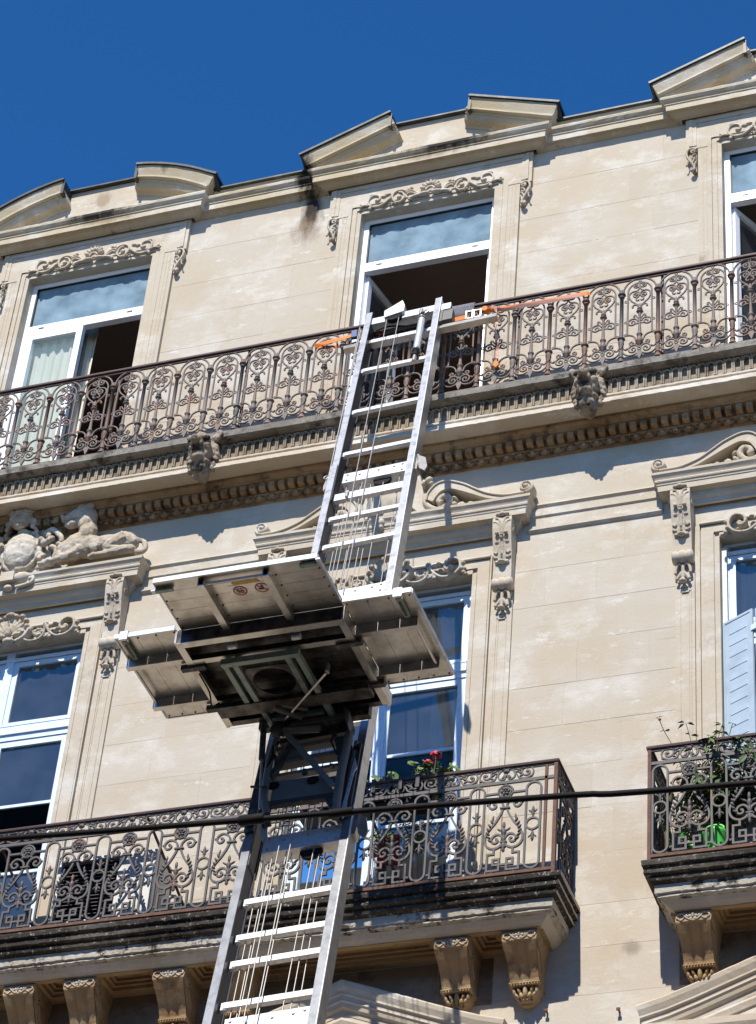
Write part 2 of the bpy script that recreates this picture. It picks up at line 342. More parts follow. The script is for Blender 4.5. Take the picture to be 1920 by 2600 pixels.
def empty(name, loc, label, cat, group=None):
    o = bpy.data.objects.new(name, None); COL.objects.link(o); o.location = loc; o.empty_display_size = .2
    return tag(o, label, cat, group)
def local(mb, loc):
    return mb.xf(lambda q: q - Vector(loc))
def cr(pts, k=4, closed=False):
    """catmull-rom curve through points (2D or 3D)"""
    P = [Vector(p) for p in pts]; m = len(P); out = []
    for i in range(m if closed else m - 1):
        p0 = P[(i - 1) % m] if (closed or i > 0) else P[i] * 2 - P[i + 1]; p1 = P[i]; p2 = P[(i + 1) % m]
        p3 = P[(i + 2) % m] if (closed or i < m - 2) else p2 * 2 - p1
        for j in range(k):
            t = j / k; out.append(.5 * ((2 * p1) + (p2 - p0) * t + (2 * p0 - 5 * p1 + 4 * p2 - p3) * t * t + (3 * p1 - p0 - 3 * p2 + p3) * t ** 3))
    if not closed: out.append(P[-1])
    return [tuple(q) for q in out]
def arc(cx, cz, r, a0, a1, n=12, rz=None):
    return [(cx + r * cos(radians(a0 + (a1 - a0) * i / n)), cz + (rz or r) * sin(radians(a0 + (a1 - a0) * i / n))) for i in range(n + 1)]
def spiral(cx, cz, r0, r1, a0, turns, n=16):
    return [(cx + (r0 + (r1 - r0) * i / n) * cos(a0 + turns * 2 * pi * i / n), cz + (r0 + (r1 - r0) * i / n) * sin(a0 + turns * 2 * pi * i / n)) for i in range(n + 1)]
def mir(pts, c=0.0): return [(2 * c - p[0], *p[1:]) for p in pts]
def y3(pts, y=0.0): return [(p[0], y, p[1]) for p in pts]
# ================================================================== the building
CX = [-9.789, -6.236, -2.683]; P = 3.553        # window axes
XL, XR = -13.3, 1.0
B = empty('apartment_building', (0, 0, 0), 'tall cream limestone apartment building with carved window heads, iron balconies and a broken pediment roofline', 'building')
UO = (-.695, .655); LO = (-.775, .675)          # window openings relative to their axis (upper, lower)

# backing wall with the openings left free
w = MB(); xs = [XL]
for c in CX: xs += [c - 1e-6]
def wallband(z0, z1, op):
    x = XL
    for c in CX:
        if op: w.box(x, c + op[0] - .008, .0011, .36, z0, z1); x = c + op[1] + .008
    w.box(x, XR, .0011, .36, z0, z1)
wallband(15.225, 17.04, None); wallband(11.82, 15.225, LO); wallband(0, 11.82, None)
WALL = w.obj('wall', M['wall'], B)
w = MB(); wallband(19.975, 20.62, None); wallband(17.04, 19.975, UO); wallband(16.86, 17.04, None)
UWALL = w.obj('upper_wall', M['wall'], B)
w = MB(); w.box(XL, XR, .36, 9.0, 16.6, 17.03); w.box(XL, XR, .36, 9.0, 11.4, 11.8); w.box(XL, XR, .36, 9.0, 20.32, 20.6)
w.obj('floor_slab', M['floor'], B)

# ashlar: each dressed block is its own piece, 6 mm joints
def block(x0, x1, z0, z1, front=0.0):
    x1 -= random.uniform(.0006, .0020); z1 -= random.uniform(.0008, .0022); dy = random.uniform(-.0012, .0006)
    m = MB(); b = .0012; e = [random.uniform(-.001, .001) for _ in range(4)]
    m.bbox(x0 + e[0], x1 + e[1], front + dy, .02, z0 + e[2] * .6, z1 + e[3] * .6, b)
    return m.obj('stone_block', M['shadow_course'] if 11.05 < z0 < 11.45 and (x1 < -4.75 or x0 > -3.98) else M['wall'], UWALL if z0 > 17 else WALL)  # brown tone only on the course that the balconies shade
UZ = [17.05, 17.62, 18.09, 18.56, 19.0, 19.45, 19.925, 20.37]
LZ = [9.9, 10.3, 10.7, 11.10, 11.495, 11.86, 12.31, 12.73, 13.135, 13.54, 13.95, 14.36, 14.77, 15.16, 15.56]
def courses(x0, x1, zs, joints):
    for i, (a, b) in enumerate(zip(zs, zs[1:])):
        js = sorted(j for j in joints[i % len(joints)] if x0 + .12 < j < x1 - .12)
        for p, q in zip([x0] + js, js + [x1]): block(p, q, a, b)
for c in [CX[0] - P] + CX:
    a = max(XL, c + .90); b = min(XR, c + P - .92)
    courses(a, b, UZ, [[c + 1.53, c + 2.20], [c + 1.98], [c + 1.56, c + 2.3], [c + 1.97]])
    a = max(XL, c + 1.03); b = min(XR, c + P - 1.12)
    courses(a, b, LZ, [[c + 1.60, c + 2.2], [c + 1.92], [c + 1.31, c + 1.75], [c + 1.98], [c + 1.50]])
    x = max(XL, c - .4)                                            # frieze under the egg moulding
    for k in range(3):
        x1 = min(XR, x + P / 3)
        if x1 - x > .2: block(x, x1, 15.85, 16.40)
        x = x1
for c in CX:
    for x0, x1 in ((c - 1.12, c - .72), (c - .72, c - .05), (c - .05, c + .62), (c + .62, c + 1.03)): block(x0, x1, 15.375, 15.60)
for k in range(9):                                                  # wall behind the lower brackets, below the openings
    pass
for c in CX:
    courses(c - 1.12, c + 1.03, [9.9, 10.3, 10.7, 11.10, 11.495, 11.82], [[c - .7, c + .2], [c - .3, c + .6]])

# ---- upper window surrounds
def surround():
    m = MB()
    for s_ in (-1, 1):
        e = UO[0] if s_ < 0 else UO[1]
        def bx(a, b, y, z0, z1, yb=.085): m.box(min(a, b), max(a, b), y, yb, z0, z1)
        bx(e, e + s_ * .042, -.022, 17.05, 19.955 + .042); bx(e + s_ * .042, e + s_ * .085, -.034, 17.05, 20.0 + .042, .01)
        bx(e + s_ * .085, e + s_ * .092, -.028, 17.05, 20.046, .01)
        bx(e + s_ * .092, s_ * .80 if s_ > 0 else -.82, -.045, 17.05, 20.05, .01)
        bx(s_ * .80 if s_ > 0 else -.82, s_ * .915, -.040, 17.05, 19.94, .01)
        for q in (.835, .865, .875): bx(s_ * q, s_ * (q + .005), -.0425, 17.05, 19.94, .0)
        bx(s_ * .80 if s_ > 0 else -.82, s_ * 1.028, -.045, 19.94, 20.37, .01)
        bx(s_ * .925, s_ * .965, -.052, 19.97, 20.32, -.04); bx(s_ * .965, s_ * .995, -.058, 19.97, 20.34, -.04)
    m.box(UO[0] + .0, UO[1], -.022, .085, 19.96, 20.002); m.box(UO[0] - .042, UO[1] + .042, -.034, .01, 20.002, 20.05)
    m.box(-.82, .80, -.045, .01, 20.05, 20.37)
    m.box(-.93, .93, -.054, -.04, 20.285, 20.325)
    return m
sm = surround().obj('window_surround', M['trim'], B, (CX[0], 0, 0)); SUR = [sm] + [inst(sm, B, (c, 0, 0)) for c in CX[1:]]

# little volute brackets beside the upper windows
def volute():
    m = MB(); T = lambda pts, r, f=.8: m.tube(y3(pts, -.055), r, 6, flat=((0, 1, 0), 1.6))
    m.prism([(.925, 19.935), (1.005, 19.935), (1.02, 19.88), (1.005, 19.80), (.975, 19.72), (.955, 19.64), (.925, 19.62)], -.035, .0)
    T(cr([(.93, 19.90), (.965, 19.925), (1.005, 19.91), (1.018, 19.86), (1.005, 19.80), (.975, 19.74), (.95, 19.68), (.945, 19.635), (.965, 19.62), (.98, 19.64), (.968, 19.655)], 4), .012)
    T(spiral(.955, 19.885, .028, .006, 2.6, -1.6, 16), .009)
    T(cr([(.93, 19.84), (.955, 19.835), (.97, 19.81), (.955, 19.79), (.935, 19.80)], 4), .009)
    T(cr([(.93, 19.78), (.95, 19.765), (.965, 19.73)], 4), .010); T(cr([(.93, 19.74), (.94, 19.71), (.945, 19.66)], 4), .009)
    T(cr([(1.0, 19.80), (1.005, 19.75), (1.015, 19.71), (1.028, 19.705)], 4), .006)
    m.blob((.955, -.06, 19.885), (.014, .02, .014)); m.blob((.958, -.05, 19.635), (.022, .03, .022))
    return m
va = volute().obj('carved_volute', M['trim'], B, (CX[0], 0, 0))
vb = volute().xf(lambda q: Vector((-q.x, q.y, q.z))).obj('carved_volute', M['carve'], B, (CX[0], 0, 0))
for c in CX[1:]: inst(va, B, (c, 0, 0)); inst(vb, B, (c, 0, 0))

# carved scroll above each upper window
def scroll_relief():
    m = MB()
    for s_ in (-1, 1):
        def T(pts, r, k=4, rr=None): m.tube(y3([(s_ * p[0] + .01, p[1]) for p in cr(pts, k)], -.050), r * .85, 6, flat=((0, 1, 0), 1.7))
        def Bb(x, z, rx, rz, rot=0): m.blob((s_ * x + .01, -.052, z), (rx, .017, rz), s_ * rot, 7, 5)
        T([(.05, 20.035), (.12, 20.04), (.17, 20.03), (.20, 20.015)], .018); Bb(.205, 20.012, .022, .02)
        T([(.13, 20.055), (.17, 20.085), (.21, 20.10), (.235, 20.085)], .011); T([(.12, 20.06), (.17, 20.12), (.22, 20.13), (.25, 20.11)], .009)
        Bb(.195, 20.165, .018, .014, .6); Bb(.225, 20.155, .014, .022, -.4)
        T([(.245, 20.13), (.28, 20.155), (.33, 20.16), (.375, 20.13), (.385, 20.075), (.355, 20.01), (.31, 19.992), (.27, 20.03), (.262, 20.07), (.285, 20.12), (.325, 20.135)], .013)
        Bb(.318, 20.075, .026, .024); T([(.385, 20.12), (.41, 20.075), (.45, 20.03), (.50, 19.995), (.56, 19.99), (.615, 20.02), (.635, 20.07), (.62, 20.13), (.58, 20.155), (.53, 20.14), (.515, 20.10), (.53, 20.075), (.56, 20.08)], .012)
        Bb(.545, 20.085, .024, .020); Bb(.415, 20.065, .028, .014, -.8); Bb(.44, 20.135, .04, .009, -.2); Bb(.48, 20.12, .03, .011, .2)
        for q in range(3): Bb(.35 + .028 * q, 19.985 + .008 * q, .012, .010)
        T([(.63, 20.03), (.665, 20.04), (.70, 20.035)], .010); Bb(.705, 20.055, .012, .022, -.5); Bb(.712, 20.025, .02, .009, -.1); Bb(.61, 19.985, .018, .022, .3); Bb(.60, 20.165, .03, .011, -.3)
    for i in range(7):
        a = radians(15 + 25 * i); m.blob((.015 + .075 * cos(a), -.06, 20.095 + .08 * sin(a)), (.036, .026, .019), a, 8, 5)
        m.blob((.015 + .10 * cos(a), -.066, 20.095 + .105 * sin(a)), (.012, .02, .012), a, 6, 4)
    m.tube(y3(arc(.015, 20.07, .04, 5, 175, 8), -.075), .012, 6); m.blob((-.05, -.06, 20.035), (.06, .035, .022), .1); m.blob((.08, -.06, 20.035), (.06, .035, .022), -.1)
    return m
rl = scroll_relief().obj('scroll_relief', M['trim'], B, (CX[0], 0, 0))
for c in CX[1:]: inst(rl, B, (c, 0, 0))

# ---- roof cornice, stepping forward round every pediment
pth = []
for c in CX: pth += [(c - 1.085, 0), (c - 1.085, -.085), (c + 1.085, -.085), (c + 1.085, 0)]
pth = [(XL, 0)] + pth + [(XR, 0)]
prof = [(-.02, 20.35), (.012, 20.36), (.05, 20.385), (.088, 20.40), (.092, 20.385), (.10, 20.385), (.102, 20.452), (.112, 20.458), (.112, 20.475), (.128, 20.485), (.145, 20.505), (.150, 20.53), (.138, 20.55), (.12, 20.556), (-.02, 20.565)]
MB().sweep(pth, prof, jit=.002, step=.05, jmask=(5, 6, 10, 11, 12)).obj('roof_cornice', M['cornice'], B)
for c0, c1 in zip([XL - 1.26] + CX, CX + [XR + 1.26]):
    a, b = c0 + 1.26, c1 - 1.26
    MB().sweep([(a, .0), (b, .0)], [(-.02, 20.566), (.055, 20.566), (.06, 20.60), (.085, 20.625), (.09, 20.655), (-.02, 20.655)], jit=.002, step=.05, jmask=(2, 3)).obj('parapet', M['cornice'], B)
    MB().box(a - .02, b + .02, -.125, .5, 20.656, 20.676).obj('zinc_flashing', M['zinc'], B)

# ---- pediments: segmental on the left, broken triangles on the others
def rake(c, seg):
    t = MB()
    if seg:
        top = arc(0, 19.02, 2.16, 90 - 37.2, 90 + 37.2, 16)[::-1]
        body = [(-1.26, 20.56)] + [(p[0], p[1] - .03) for p in top if abs(p[0]) < 1.27] + [(1.26, 20.56)]
        zt = lambda x: 19.02 + math.sqrt(max(0, 2.16 ** 2 - x * x))
    else:
        zt = lambda x: 20.758 + (1.315 - abs(x)) * .425
        body = [(-1.26, 20.56), (-1.26, zt(1.26) - .03), (-.40, zt(.40) - .03), (.40, zt(.40) - .03), (1.26, zt(1.26) - .03), (1.26, 20.56)]
    if seg: body = [(-1.26, 20.56)] + [(-1.26 + .08 * i, min(zt(-1.26 + .08 * i) - .03, zt(.41) - .03)) for i in range(32)] + [(1.26, 20.56)]
    t.prism(body[::-1], -.05, .30); pd = t.obj('pediment', M['trim'], B, (c, 0, 0))
    MB().box(-.43, .43, -.10, .35, zt(.41) - .029, zt(.41) - .010).obj('zinc_flashing', M['zinc'], pd)
    for s_ in (-1, 1):
        xs_ = [1.315, .425] if not seg else [1.315 - .089 * i for i in range(11)]
        path = [(s_ * x, zt(x)) for x in xs_]
        if s_ > 0: path = path[::-1]
        pr = [(.04, .004), (.235, .004), (.235, .04), (.205, .125), (.215, .13), (.215, .150), (.178, .160), (.178, .178), (.165, .182), (.16, .20), (.135, .235), (.075, .25), (.06, .27), (.04, .27)]
        r_ = MB().sweep(path, pr, 'xz', jit=.002, step=.09 if not seg else None, jmask=(2, 4, 5, 9))
        # plumb cut at both ends
        r_.obj('raking_cornice', M['cornice'], pd)
        cp = MB().sweep([(path[0][0] + (-.02), path[0][1] - (.0 if s_ > 0 else .0))] + path[1:-1] + [(path[-1][0] + .02, path[-1][1])], [(-.35, -.016), (.262, -.016), (.262, .010), (.252, .010), (.252, .003), (-.35, .003)], 'xz')
        cp.obj('zinc_cap', M['zinc'], pd)
        e = MB(); x = s_ * .425; e.box(min(x, x - s_ * .03), max(x, x - s_ * .03), -.235, .05, zt(.425) - .19, zt(.425) - .012)
        e.obj('zinc_flashing', M['zinc'], pd)
        x = s_ * 1.30; e = MB(); e.prism([(-.05, zt(1.31) - .01), (-.245, zt(1.31) - .012), (-.06, zt(1.31) - .115)], min(x, x + s_ * .022), max(x, x + s_ * .022), 'x'); e.obj('zinc_flashing', M['zinc'], pd)
    return pd
rake(CX[0], True); rake(CX[1], False); rake(CX[2], False)

# ---- upper balcony slab (runs the whole front)
SLAB = MB().sweep([(XL, 0), (XR, 0)], [(-.01, 17.045), (.30, 17.045), (.345, 17.035), (.365, 17.02), (.362, 16.955), (.34, 16.944), (.30, 16.935), (-.01, 16.93)], jit=.0025, step=.04, jmask=(2, 3, 4, 5)).obj('upper_balcony_slab', M['grey'], B)
MB().sweep([(XL, 0), (XR, 0)], [(-.01, 16.929), (.252, 16.929), (.250, 16.765), (.29, 16.75), (.30, 16.735), (.295, 16.72), (-.01, 16.72)], jit=.003, step=.07, jmask=(3, 4)).obj('fluted_band', M['flute'], SLAB)
MB().sweep([(XL, 0), (XR, 0)], [(-.01, 16.719), (.325, 16.716), (.338, 16.705), (.338, 16.685), (.316, 16.676), (.316, 16.655), (.352, 16.648), (.362, 16.594), (.352, 16.588), (.34, 16.596), (.19, 16.60), (-.01, 16.60)], jit=.0022, step=.03, jmask=(3, 6, 7, 8)).obj('corona', M['trim'], SLAB)
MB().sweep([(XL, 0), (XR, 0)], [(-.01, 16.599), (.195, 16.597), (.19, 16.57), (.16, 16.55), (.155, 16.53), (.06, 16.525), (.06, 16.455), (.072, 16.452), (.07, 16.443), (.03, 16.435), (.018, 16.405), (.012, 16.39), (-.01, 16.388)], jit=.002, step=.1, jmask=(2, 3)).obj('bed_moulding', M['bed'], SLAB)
m = MB()
m.strip([(-.0295, 16.765), (-.0295, 16.888)] + arc(0, 16.888, .0295, 180, 0, 7)[1:] + [(.0295, 16.765)], .013, .035, -.268)
m.prism([(-.026, 16.765), (.026, 16.765), (.022, 16.83), (-.022, 16.83)], -.262, -.25)
m.prism([(-.045, 16.928), (-.0285, 16.928), (-.0365, 16.885)], -.282, -.25)
FL = m.obj('flute', M['flute'], SLAB, (-12.4, 0, 0))
for k in range(1, 166):
    x = -12.4 + .0765 * k
    if min(abs(x - g_) for g_ in (-8.06, -4.50, -.93)) > .12: inst(FL, SLAB, (x, random.uniform(-.003, .003), random.uniform(-.003, .003)))
m = MB(); m.bbox(-.028, .028, -.142, -.05, 16.459, 16.527, .004)
DN = m.obj('dentil', M['bed'], SLAB, (-12.4, 0, 0))
for k in range(1, 134): inst(DN, SLAB, (-12.4 + .0915 * k, random.uniform(0, .004), random.uniform(0, .003)))
m = MB(); m.blob((0, -.055, 16.422), (.026, .022, .024), 0, 8, 5); m.tube(y3(arc(0, 16.430, .038, 185, 355, 8), -.052), .006, 5); m.prism([(.050, 16.452), (.064, 16.452), (.057, 16.398)], -.060, -.02)
m.prism([(.043, 16.452), (.047, 16.452), (.050, 16.41)], -.055, -.02); m.prism([(.067, 16.452), (.071, 16.452), (.064, 16.41)], -.055, -.02)
EG = m.obj('egg_and_dart', M['bed'], SLAB, (-12.4, 0, 0))
for k in range(1, 107): inst(EG, SLAB, (-12.4 + .1145 * k, 0, random.uniform(-.002, .002)))

# ---- gargoyle heads
def gargoyle():
    m = MB(); m.blob((0, -.33, 16.80), (.15, .10, .17), 0, 12, 9); m.blob((0, -.53, 16.80), (.048, .07, .045), 0, 10, 7); m.blob((0, -.57, 16.815), (.03, .03, .022), 0, 8, 6); m.blob((0, -.40, 16.74), (.105, .11, .12), 0, 12, 9); m.blob((0, -.50, 16.81), (.055, .075, .042), 0, 10, 7)
    m.blob((0, -.42, 16.90), (.085, .09, .075), 0, 10, 7); m.blob((0, -.44, 16.66), (.07, .07, .05), 0, 10, 7); m.blob((0, -.36, 16.58), (.09, .09, .07), 0, 10, 7); m.blob((0, -.30, 16.53), (.06, .07, .05))
    for s_ in (-1, 1):
        m.blob((s_ * .06, -.455, 16.895), (.045, .04, .018), s_ * -.35); m.blob((s_ * .075, -.44, 16.78), (.045, .055, .05)); m.blob((s_ * .045, -.515, 16.775), (.022, .03, .03))
        m.blob((s_ * .118, -.37, 16.955), (.042, .03, .05), s_ * -.5); m.blob((s_ * .145, -.38, 17.0), (.038, .018, .042), s_ * -.7)
        for i in range(6):
            z = 16.86 - .055 * i; m.blob((s_ * (.145 - .012 * abs(i - 2)), -.34 - .01 * (i % 2), z), (.028, .04, .036), s_ * .4, 7, 5, .1)
        m.blob((s_ * .07, -.40, 16.63), (.035, .05, .03)); m.blob((s_ * .05, -.34, 16.52), (.035, .045, .03))
    return m
gm = gargoyle().xf(lambda q: Vector((q.x * .95, q.y, 16.78 + (q.z - 16.78) * .94))).obj('gargoyle_head', M['garg'], B, (-8.06, 0, 0), remesh=.0085, rough=.008)
eh = []
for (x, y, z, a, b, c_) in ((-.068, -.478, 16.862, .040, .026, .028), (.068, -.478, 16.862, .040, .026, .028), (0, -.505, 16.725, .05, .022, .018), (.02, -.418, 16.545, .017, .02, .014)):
    h_ = MB(); h_.blob((x, y, z), (a, b, c_), 0, 8, 6); eh.append(h_.obj('hollow_shade', M['black'], gm))  # dark lumps stand in for the shade in the eye and mouth hollows
for x in (-4.50, -.95):
    g_ = inst(gm, B, (x, 0, 0))
    for h_ in eh: inst(h_, g_)
# ---- string course and lower window heads
sp = [(-.01, 15.855), (.035, 15.852), (.038, 15.835), (.020, 15.822), (.016, 15.80), (.028, 15.795), (.028, 15.725), (.012, 15.715), (.012, 15.62), (.030, 15.612), (.030, 15.575), (.006, 15.556), (-.01, 15.555)]
for c0, c1 in zip([XL - 1.15] + CX, CX + [XR + 1.2]): MB().sweep([(c0 + 1.15, 0), (c1 - 1.25, 0)], sp, jit=.0015, step=.12, jmask=(1, 5, 9)).obj('string_course', M['trim'], B)
def shelf():
    pr = [(0, 15.56), (.02, 15.565), (.025, 15.60), (.055, 15.625), (.06, 15.66), (.115, 15.672), (.122, 15.672), (.124, 15.725), (.130, 15.732), (.132, 15.745), (.142, 15.755), (.146, 15.768), (.140, 15.78), (.144, 15.79), (.150, 15.80), (.168, 15.822), (.170, 15.846), (0, 15.852)]
    return MB().sweep([(-1.135, 0.0), (-1.135, -.03), (1.035, -.03), (1.035, 0.0)], pr, jit=.0022, step=.1, jmask=(6, 7, 11, 15, 16))
def console():
    """carved bracket: S-shaped body with leaf, small roll and hanging leaf below; x centred on 0"""
    m = MB(); hw = .083
    prof = [(-.165, 15.655), (-.172, 15.60), (-.168, 15.54), (-.150, 15.44), (-.125, 15.34), (-.104, 15.22), (-.092, 15.12), (-.088, 15.05), (-.06, 15.04)]
    n0 = len(m.v)
    for (y, z), (y2, z2) in zip(prof, prof[1:]):
        k = hw * (1 - .10 * (15.655 - z)); k2 = hw * (1 - .10 * (15.655 - z2))
        m.add([(-k, y, z), (k, y, z), (k2, y2, z2), (-k2, y2, z2)], [(0, 1, 2, 3)], True)
        m.add([(k, y, z), (k, 0, z), (k2, 0, z2), (k2, y2, z2)], [(0, 1, 2, 3)]); m.add([(-k, y, z), (-k, 0, z), (-k2, 0, z2), (-k2, y2, z2)], [(3, 2, 1, 0)])
    m.lathe([(-.084, .012), (-.083, .055), (-.05, .060), (-.03, .05), (-.012, .062), (.012, .062), (.03, .05), (.05, .060), (.083, .055), (.084, .012)], 0, -.068, 15.00, 12, 'x')
    m.prism([(-.07, 14.95), (.07, 14.95), (.06, 14.80), (.03, 14.72), (-.03, 14.72), (-.06, 14.80)][::-1], -.03, 0)
    return m
def console_leaf():
    m = MB()
    def T(pts, r, yo=0):
        P3 = [Vector((p[0], -(.165 - max(0, 15.60 - p[1]) * .15 if p[1] > 15.05 else .06) - r * .3 + yo, p[1])) for p in cr(pts, 3)]
        m.tube(P3, r, 6)
    for s_ in (-1, 1):
        T([(s_ * .012, 15.49), (s_ * .022, 15.56), (s_ * .05, 15.60), (s_ * .078, 15.605)], .011); T([(s_ * .006, 15.49), (s_ * .012, 15.58), (s_ * .03, 15.635), (s_ * .06, 15.64)], .012)
        T([(s_ * .03, 15.485), (s_ * .045, 15.47), (s_ * .055, 15.45), (s_ * .04, 15.44)], .011); T([(s_ * .01, 15.43), (s_ * .035, 15.40), (s_ * .06, 15.405)], .012)
        T([(s_ * .02, 15.39), (s_ * .045, 15.30), (s_ * .07, 15.31)], .010); T([(s_ * .015, 15.34), (s_ * .03, 15.26), (s_ * .06, 15.255), (s_ * .07, 15.27)], .011)
        T([(s_ * .012, 15.28), (s_ * .03, 15.21), (s_ * .058, 15.215)], .016); m.blob((s_ * .042, -.135, 15.405), (.02, .02, .014), 0)
        T([(s_ * .01, 14.92), (s_ * .04, 14.94), (s_ * .06, 14.88), (s_ * .062, 14.84)], .014); T([(s_ * .01, 14.85), (s_ * .04, 14.80), (s_ * .052, 14.775)], .016); m.blob((s_ * .038, -.175, 15.475), (.02, .02, .018))
    m.blob((0, -.17, 15.685), (.03, .03, .024)); m.blob((-.038, -.168, 15.68), (.024, .026, .02)); m.blob((.038, -.168, 15.68), (.024, .026, .02))
    for z in (15.46, 15.43): m.blob((0, -.165, z), (.016, .02, .015))
    T([(0, 15.42), (0, 15.36), (0, 15.28)], .02); m.blob((0, -.128, 15.20), (.036, .034, .018)); T([(0, 14.92), (0, 14.84), (0, 14.77)], .016); m.blob((0, -.07, 14.755), (.036, .034, .016))
    return m
def lower_surround():
    m = MB()
    for s_ in (-1, 1):
        e = LO[0] if s_ < 0 else LO[1]; bx = lambda a, b, y, z0, z1, yb=.01: m.box(min(a, b), max(a, b), y, yb, z0, z1)
        bx(e, e + s_ * .038, -.016, 11.84, 15.21, .105); bx(e + s_ * .038, e + s_ * .046, -.008, 11.84, 15.25); bx(e + s_ * .046, e + s_ * .15, -.024, 11.84, 15.26)
        bx(e + s_ * .15, e + s_ * .158, -.012, 11.84, 15.37); bx(e + s_ * .158, e + s_ * .172, -.034, 11.84, 15.36)
        q = e + s_ * .205; bx(q, q + s_ * .160, -.022, 11.84, 14.90); bx(q + s_ * .028, q + s_ * .034, -.028, 11.84, 14.69); bx(q + s_ * .046, q + s_ * .050, -.027, 11.84, 14.68)
        bx(q + s_ * .115, q + s_ * .120, -.027, 11.84, 14.69); bx(q + s_ * .028, q + s_ * .12, -.03, 14.685, 14.70); bx(q + s_ * .045, q + s_ * .105, -.034, 14.668, 14.68)
    m.box(LO[0], LO[1], -.016, .105, 15.21, 15.25); m.box(LO[0] - .15, LO[1] + .15, -.024, .01, 15.26, 15.335); m.box(LO[0] - .16, LO[1] + .16, -.034, .01, 15.345, 15.375)
    m.tube([(LO[0] - .16, -.036, 15.352), (LO[1] + .16, -.036, 15.352)], .014, 6)
    return m
def head_relief():
    """palmette with rosettes and scrolls over the lower windows"""
    m = MB()
    for s_ in (-1, 1):
        X = lambda x: s_ * x - .05
        def T(pts, r, k=4): m.tube(y3([(X(p[0]), p[1]) for p in cr(pts, k)], -.06), r, 6, flat=((0, 1, 0), 2.4))
        def Bb(x, z, rx, rz, rot=0, y=-.065, ry=.03): m.blob((X(x), y, z), (rx, ry, rz), s_ * rot, 7, 5, .06)
        for i, (a, L_) in enumerate(((80, .19), (62, .20), (42, .19), (22, .17), (4, .13))):
            a = radians(a); Bb(.02 + L_ * .55 * cos(a), 15.25 + L_ * .62 * sin(a), L_ * .5, .022, a, -.07, .034); Bb(.02 + L_ * .98 * cos(a), 15.25 + L_ * 1.05 * sin(a), .028, .026, a, -.09, .035)
        T([(.08, 15.17), (.13, 15.19), (.17, 15.23), (.20, 15.29)], .022); Bb(.20, 15.30, .03, .02, .8)
        T([(.16, 15.19), (.20, 15.165), (.27, 15.158), (.33, 15.19), (.35, 15.25), (.34, 15.31)], .014)
        for i in range(7): a = i * 2 * pi / 7; Bb(.288 + .035 * cos(a), 15.245 + .035 * sin(a), .019, .019)
        T([(.275, 15.245), (.288, 15.258), (.30, 15.245), (.288, 15.232), (.276, 15.243)], .008)
        T([(.35, 15.32), (.37, 15.28), (.41, 15.22), (.48, 15.17), (.56, 15.175), (.61, 15.21), (.635, 15.26), (.62, 15.33), (.565, 15.36), (.51, 15.335), (.495, 15.28), (.52, 15.245), (.555, 15.25)], .017)
        Bb(.545, 15.275, .028, .028); Bb(.39, 15.205, .035, .026); Bb(.41, 15.18, .024, .022); Bb(.37, 15.185, .022, .02); Bb(.40, 15.31, .03, .02, -.3); Bb(.345, 15.335, .03, .018, .2)
        Bb(.645, 15.24, .026, .022); Bb(.665, 15.195, .024, .020); Bb(.69, 15.17, .018, .016); Bb(.655, 15.30, .022, .018); Bb(.44, 15.325, .03, .012)
    m.blob((-.05, -.09, 15.28), (.035, .04, .06)); m.blob((-.05, -.10, 15.46), (.055, .04, .024)); m.blob((-.05, -.07, 15.20), (.06, .04, .03))
    return m
sh0 = shelf().obj('pediment_shelf', M['trim'], B, (CX[0], 0, 0)); ls0 = lower_surround().obj('window_surround', M['trim'], B, (CX[0], 0, 0))
hr0 = head_relief().obj('palmette_relief', M['carve'], B, (CX[0], 0, 0), remesh=.006, rough=.002)
cn0 = console().obj('console_bracket', M['trim'], B, (CX[0] + .961, 0, 0)); cl0 = console_leaf().obj('acanthus_leaf', M['carve'], cn0, remesh=.005, rough=.001)
sdm = MB(); sdm.tube([(.084, p[0] - .09, p[1]) for p in spiral(0, 15.53, .045, .01, 0, 1.6, 18)], .006, 5)
sdm.obj('side_scroll', M['carve'], cn0, remesh=.004)
for i, c in enumerate(CX):
    if i: inst(sh0, B, (c, 0, 0)); inst(ls0, B, (c, 0, 0)); inst(hr0, B, (c, 0, 0))
    for dx in (-1.066, .961):
        if i == 0 and dx > 0: continue
        k = inst(cn0, B, (c + dx, 0, 0))
        for ch in list(cn0.children): inst(ch, k)

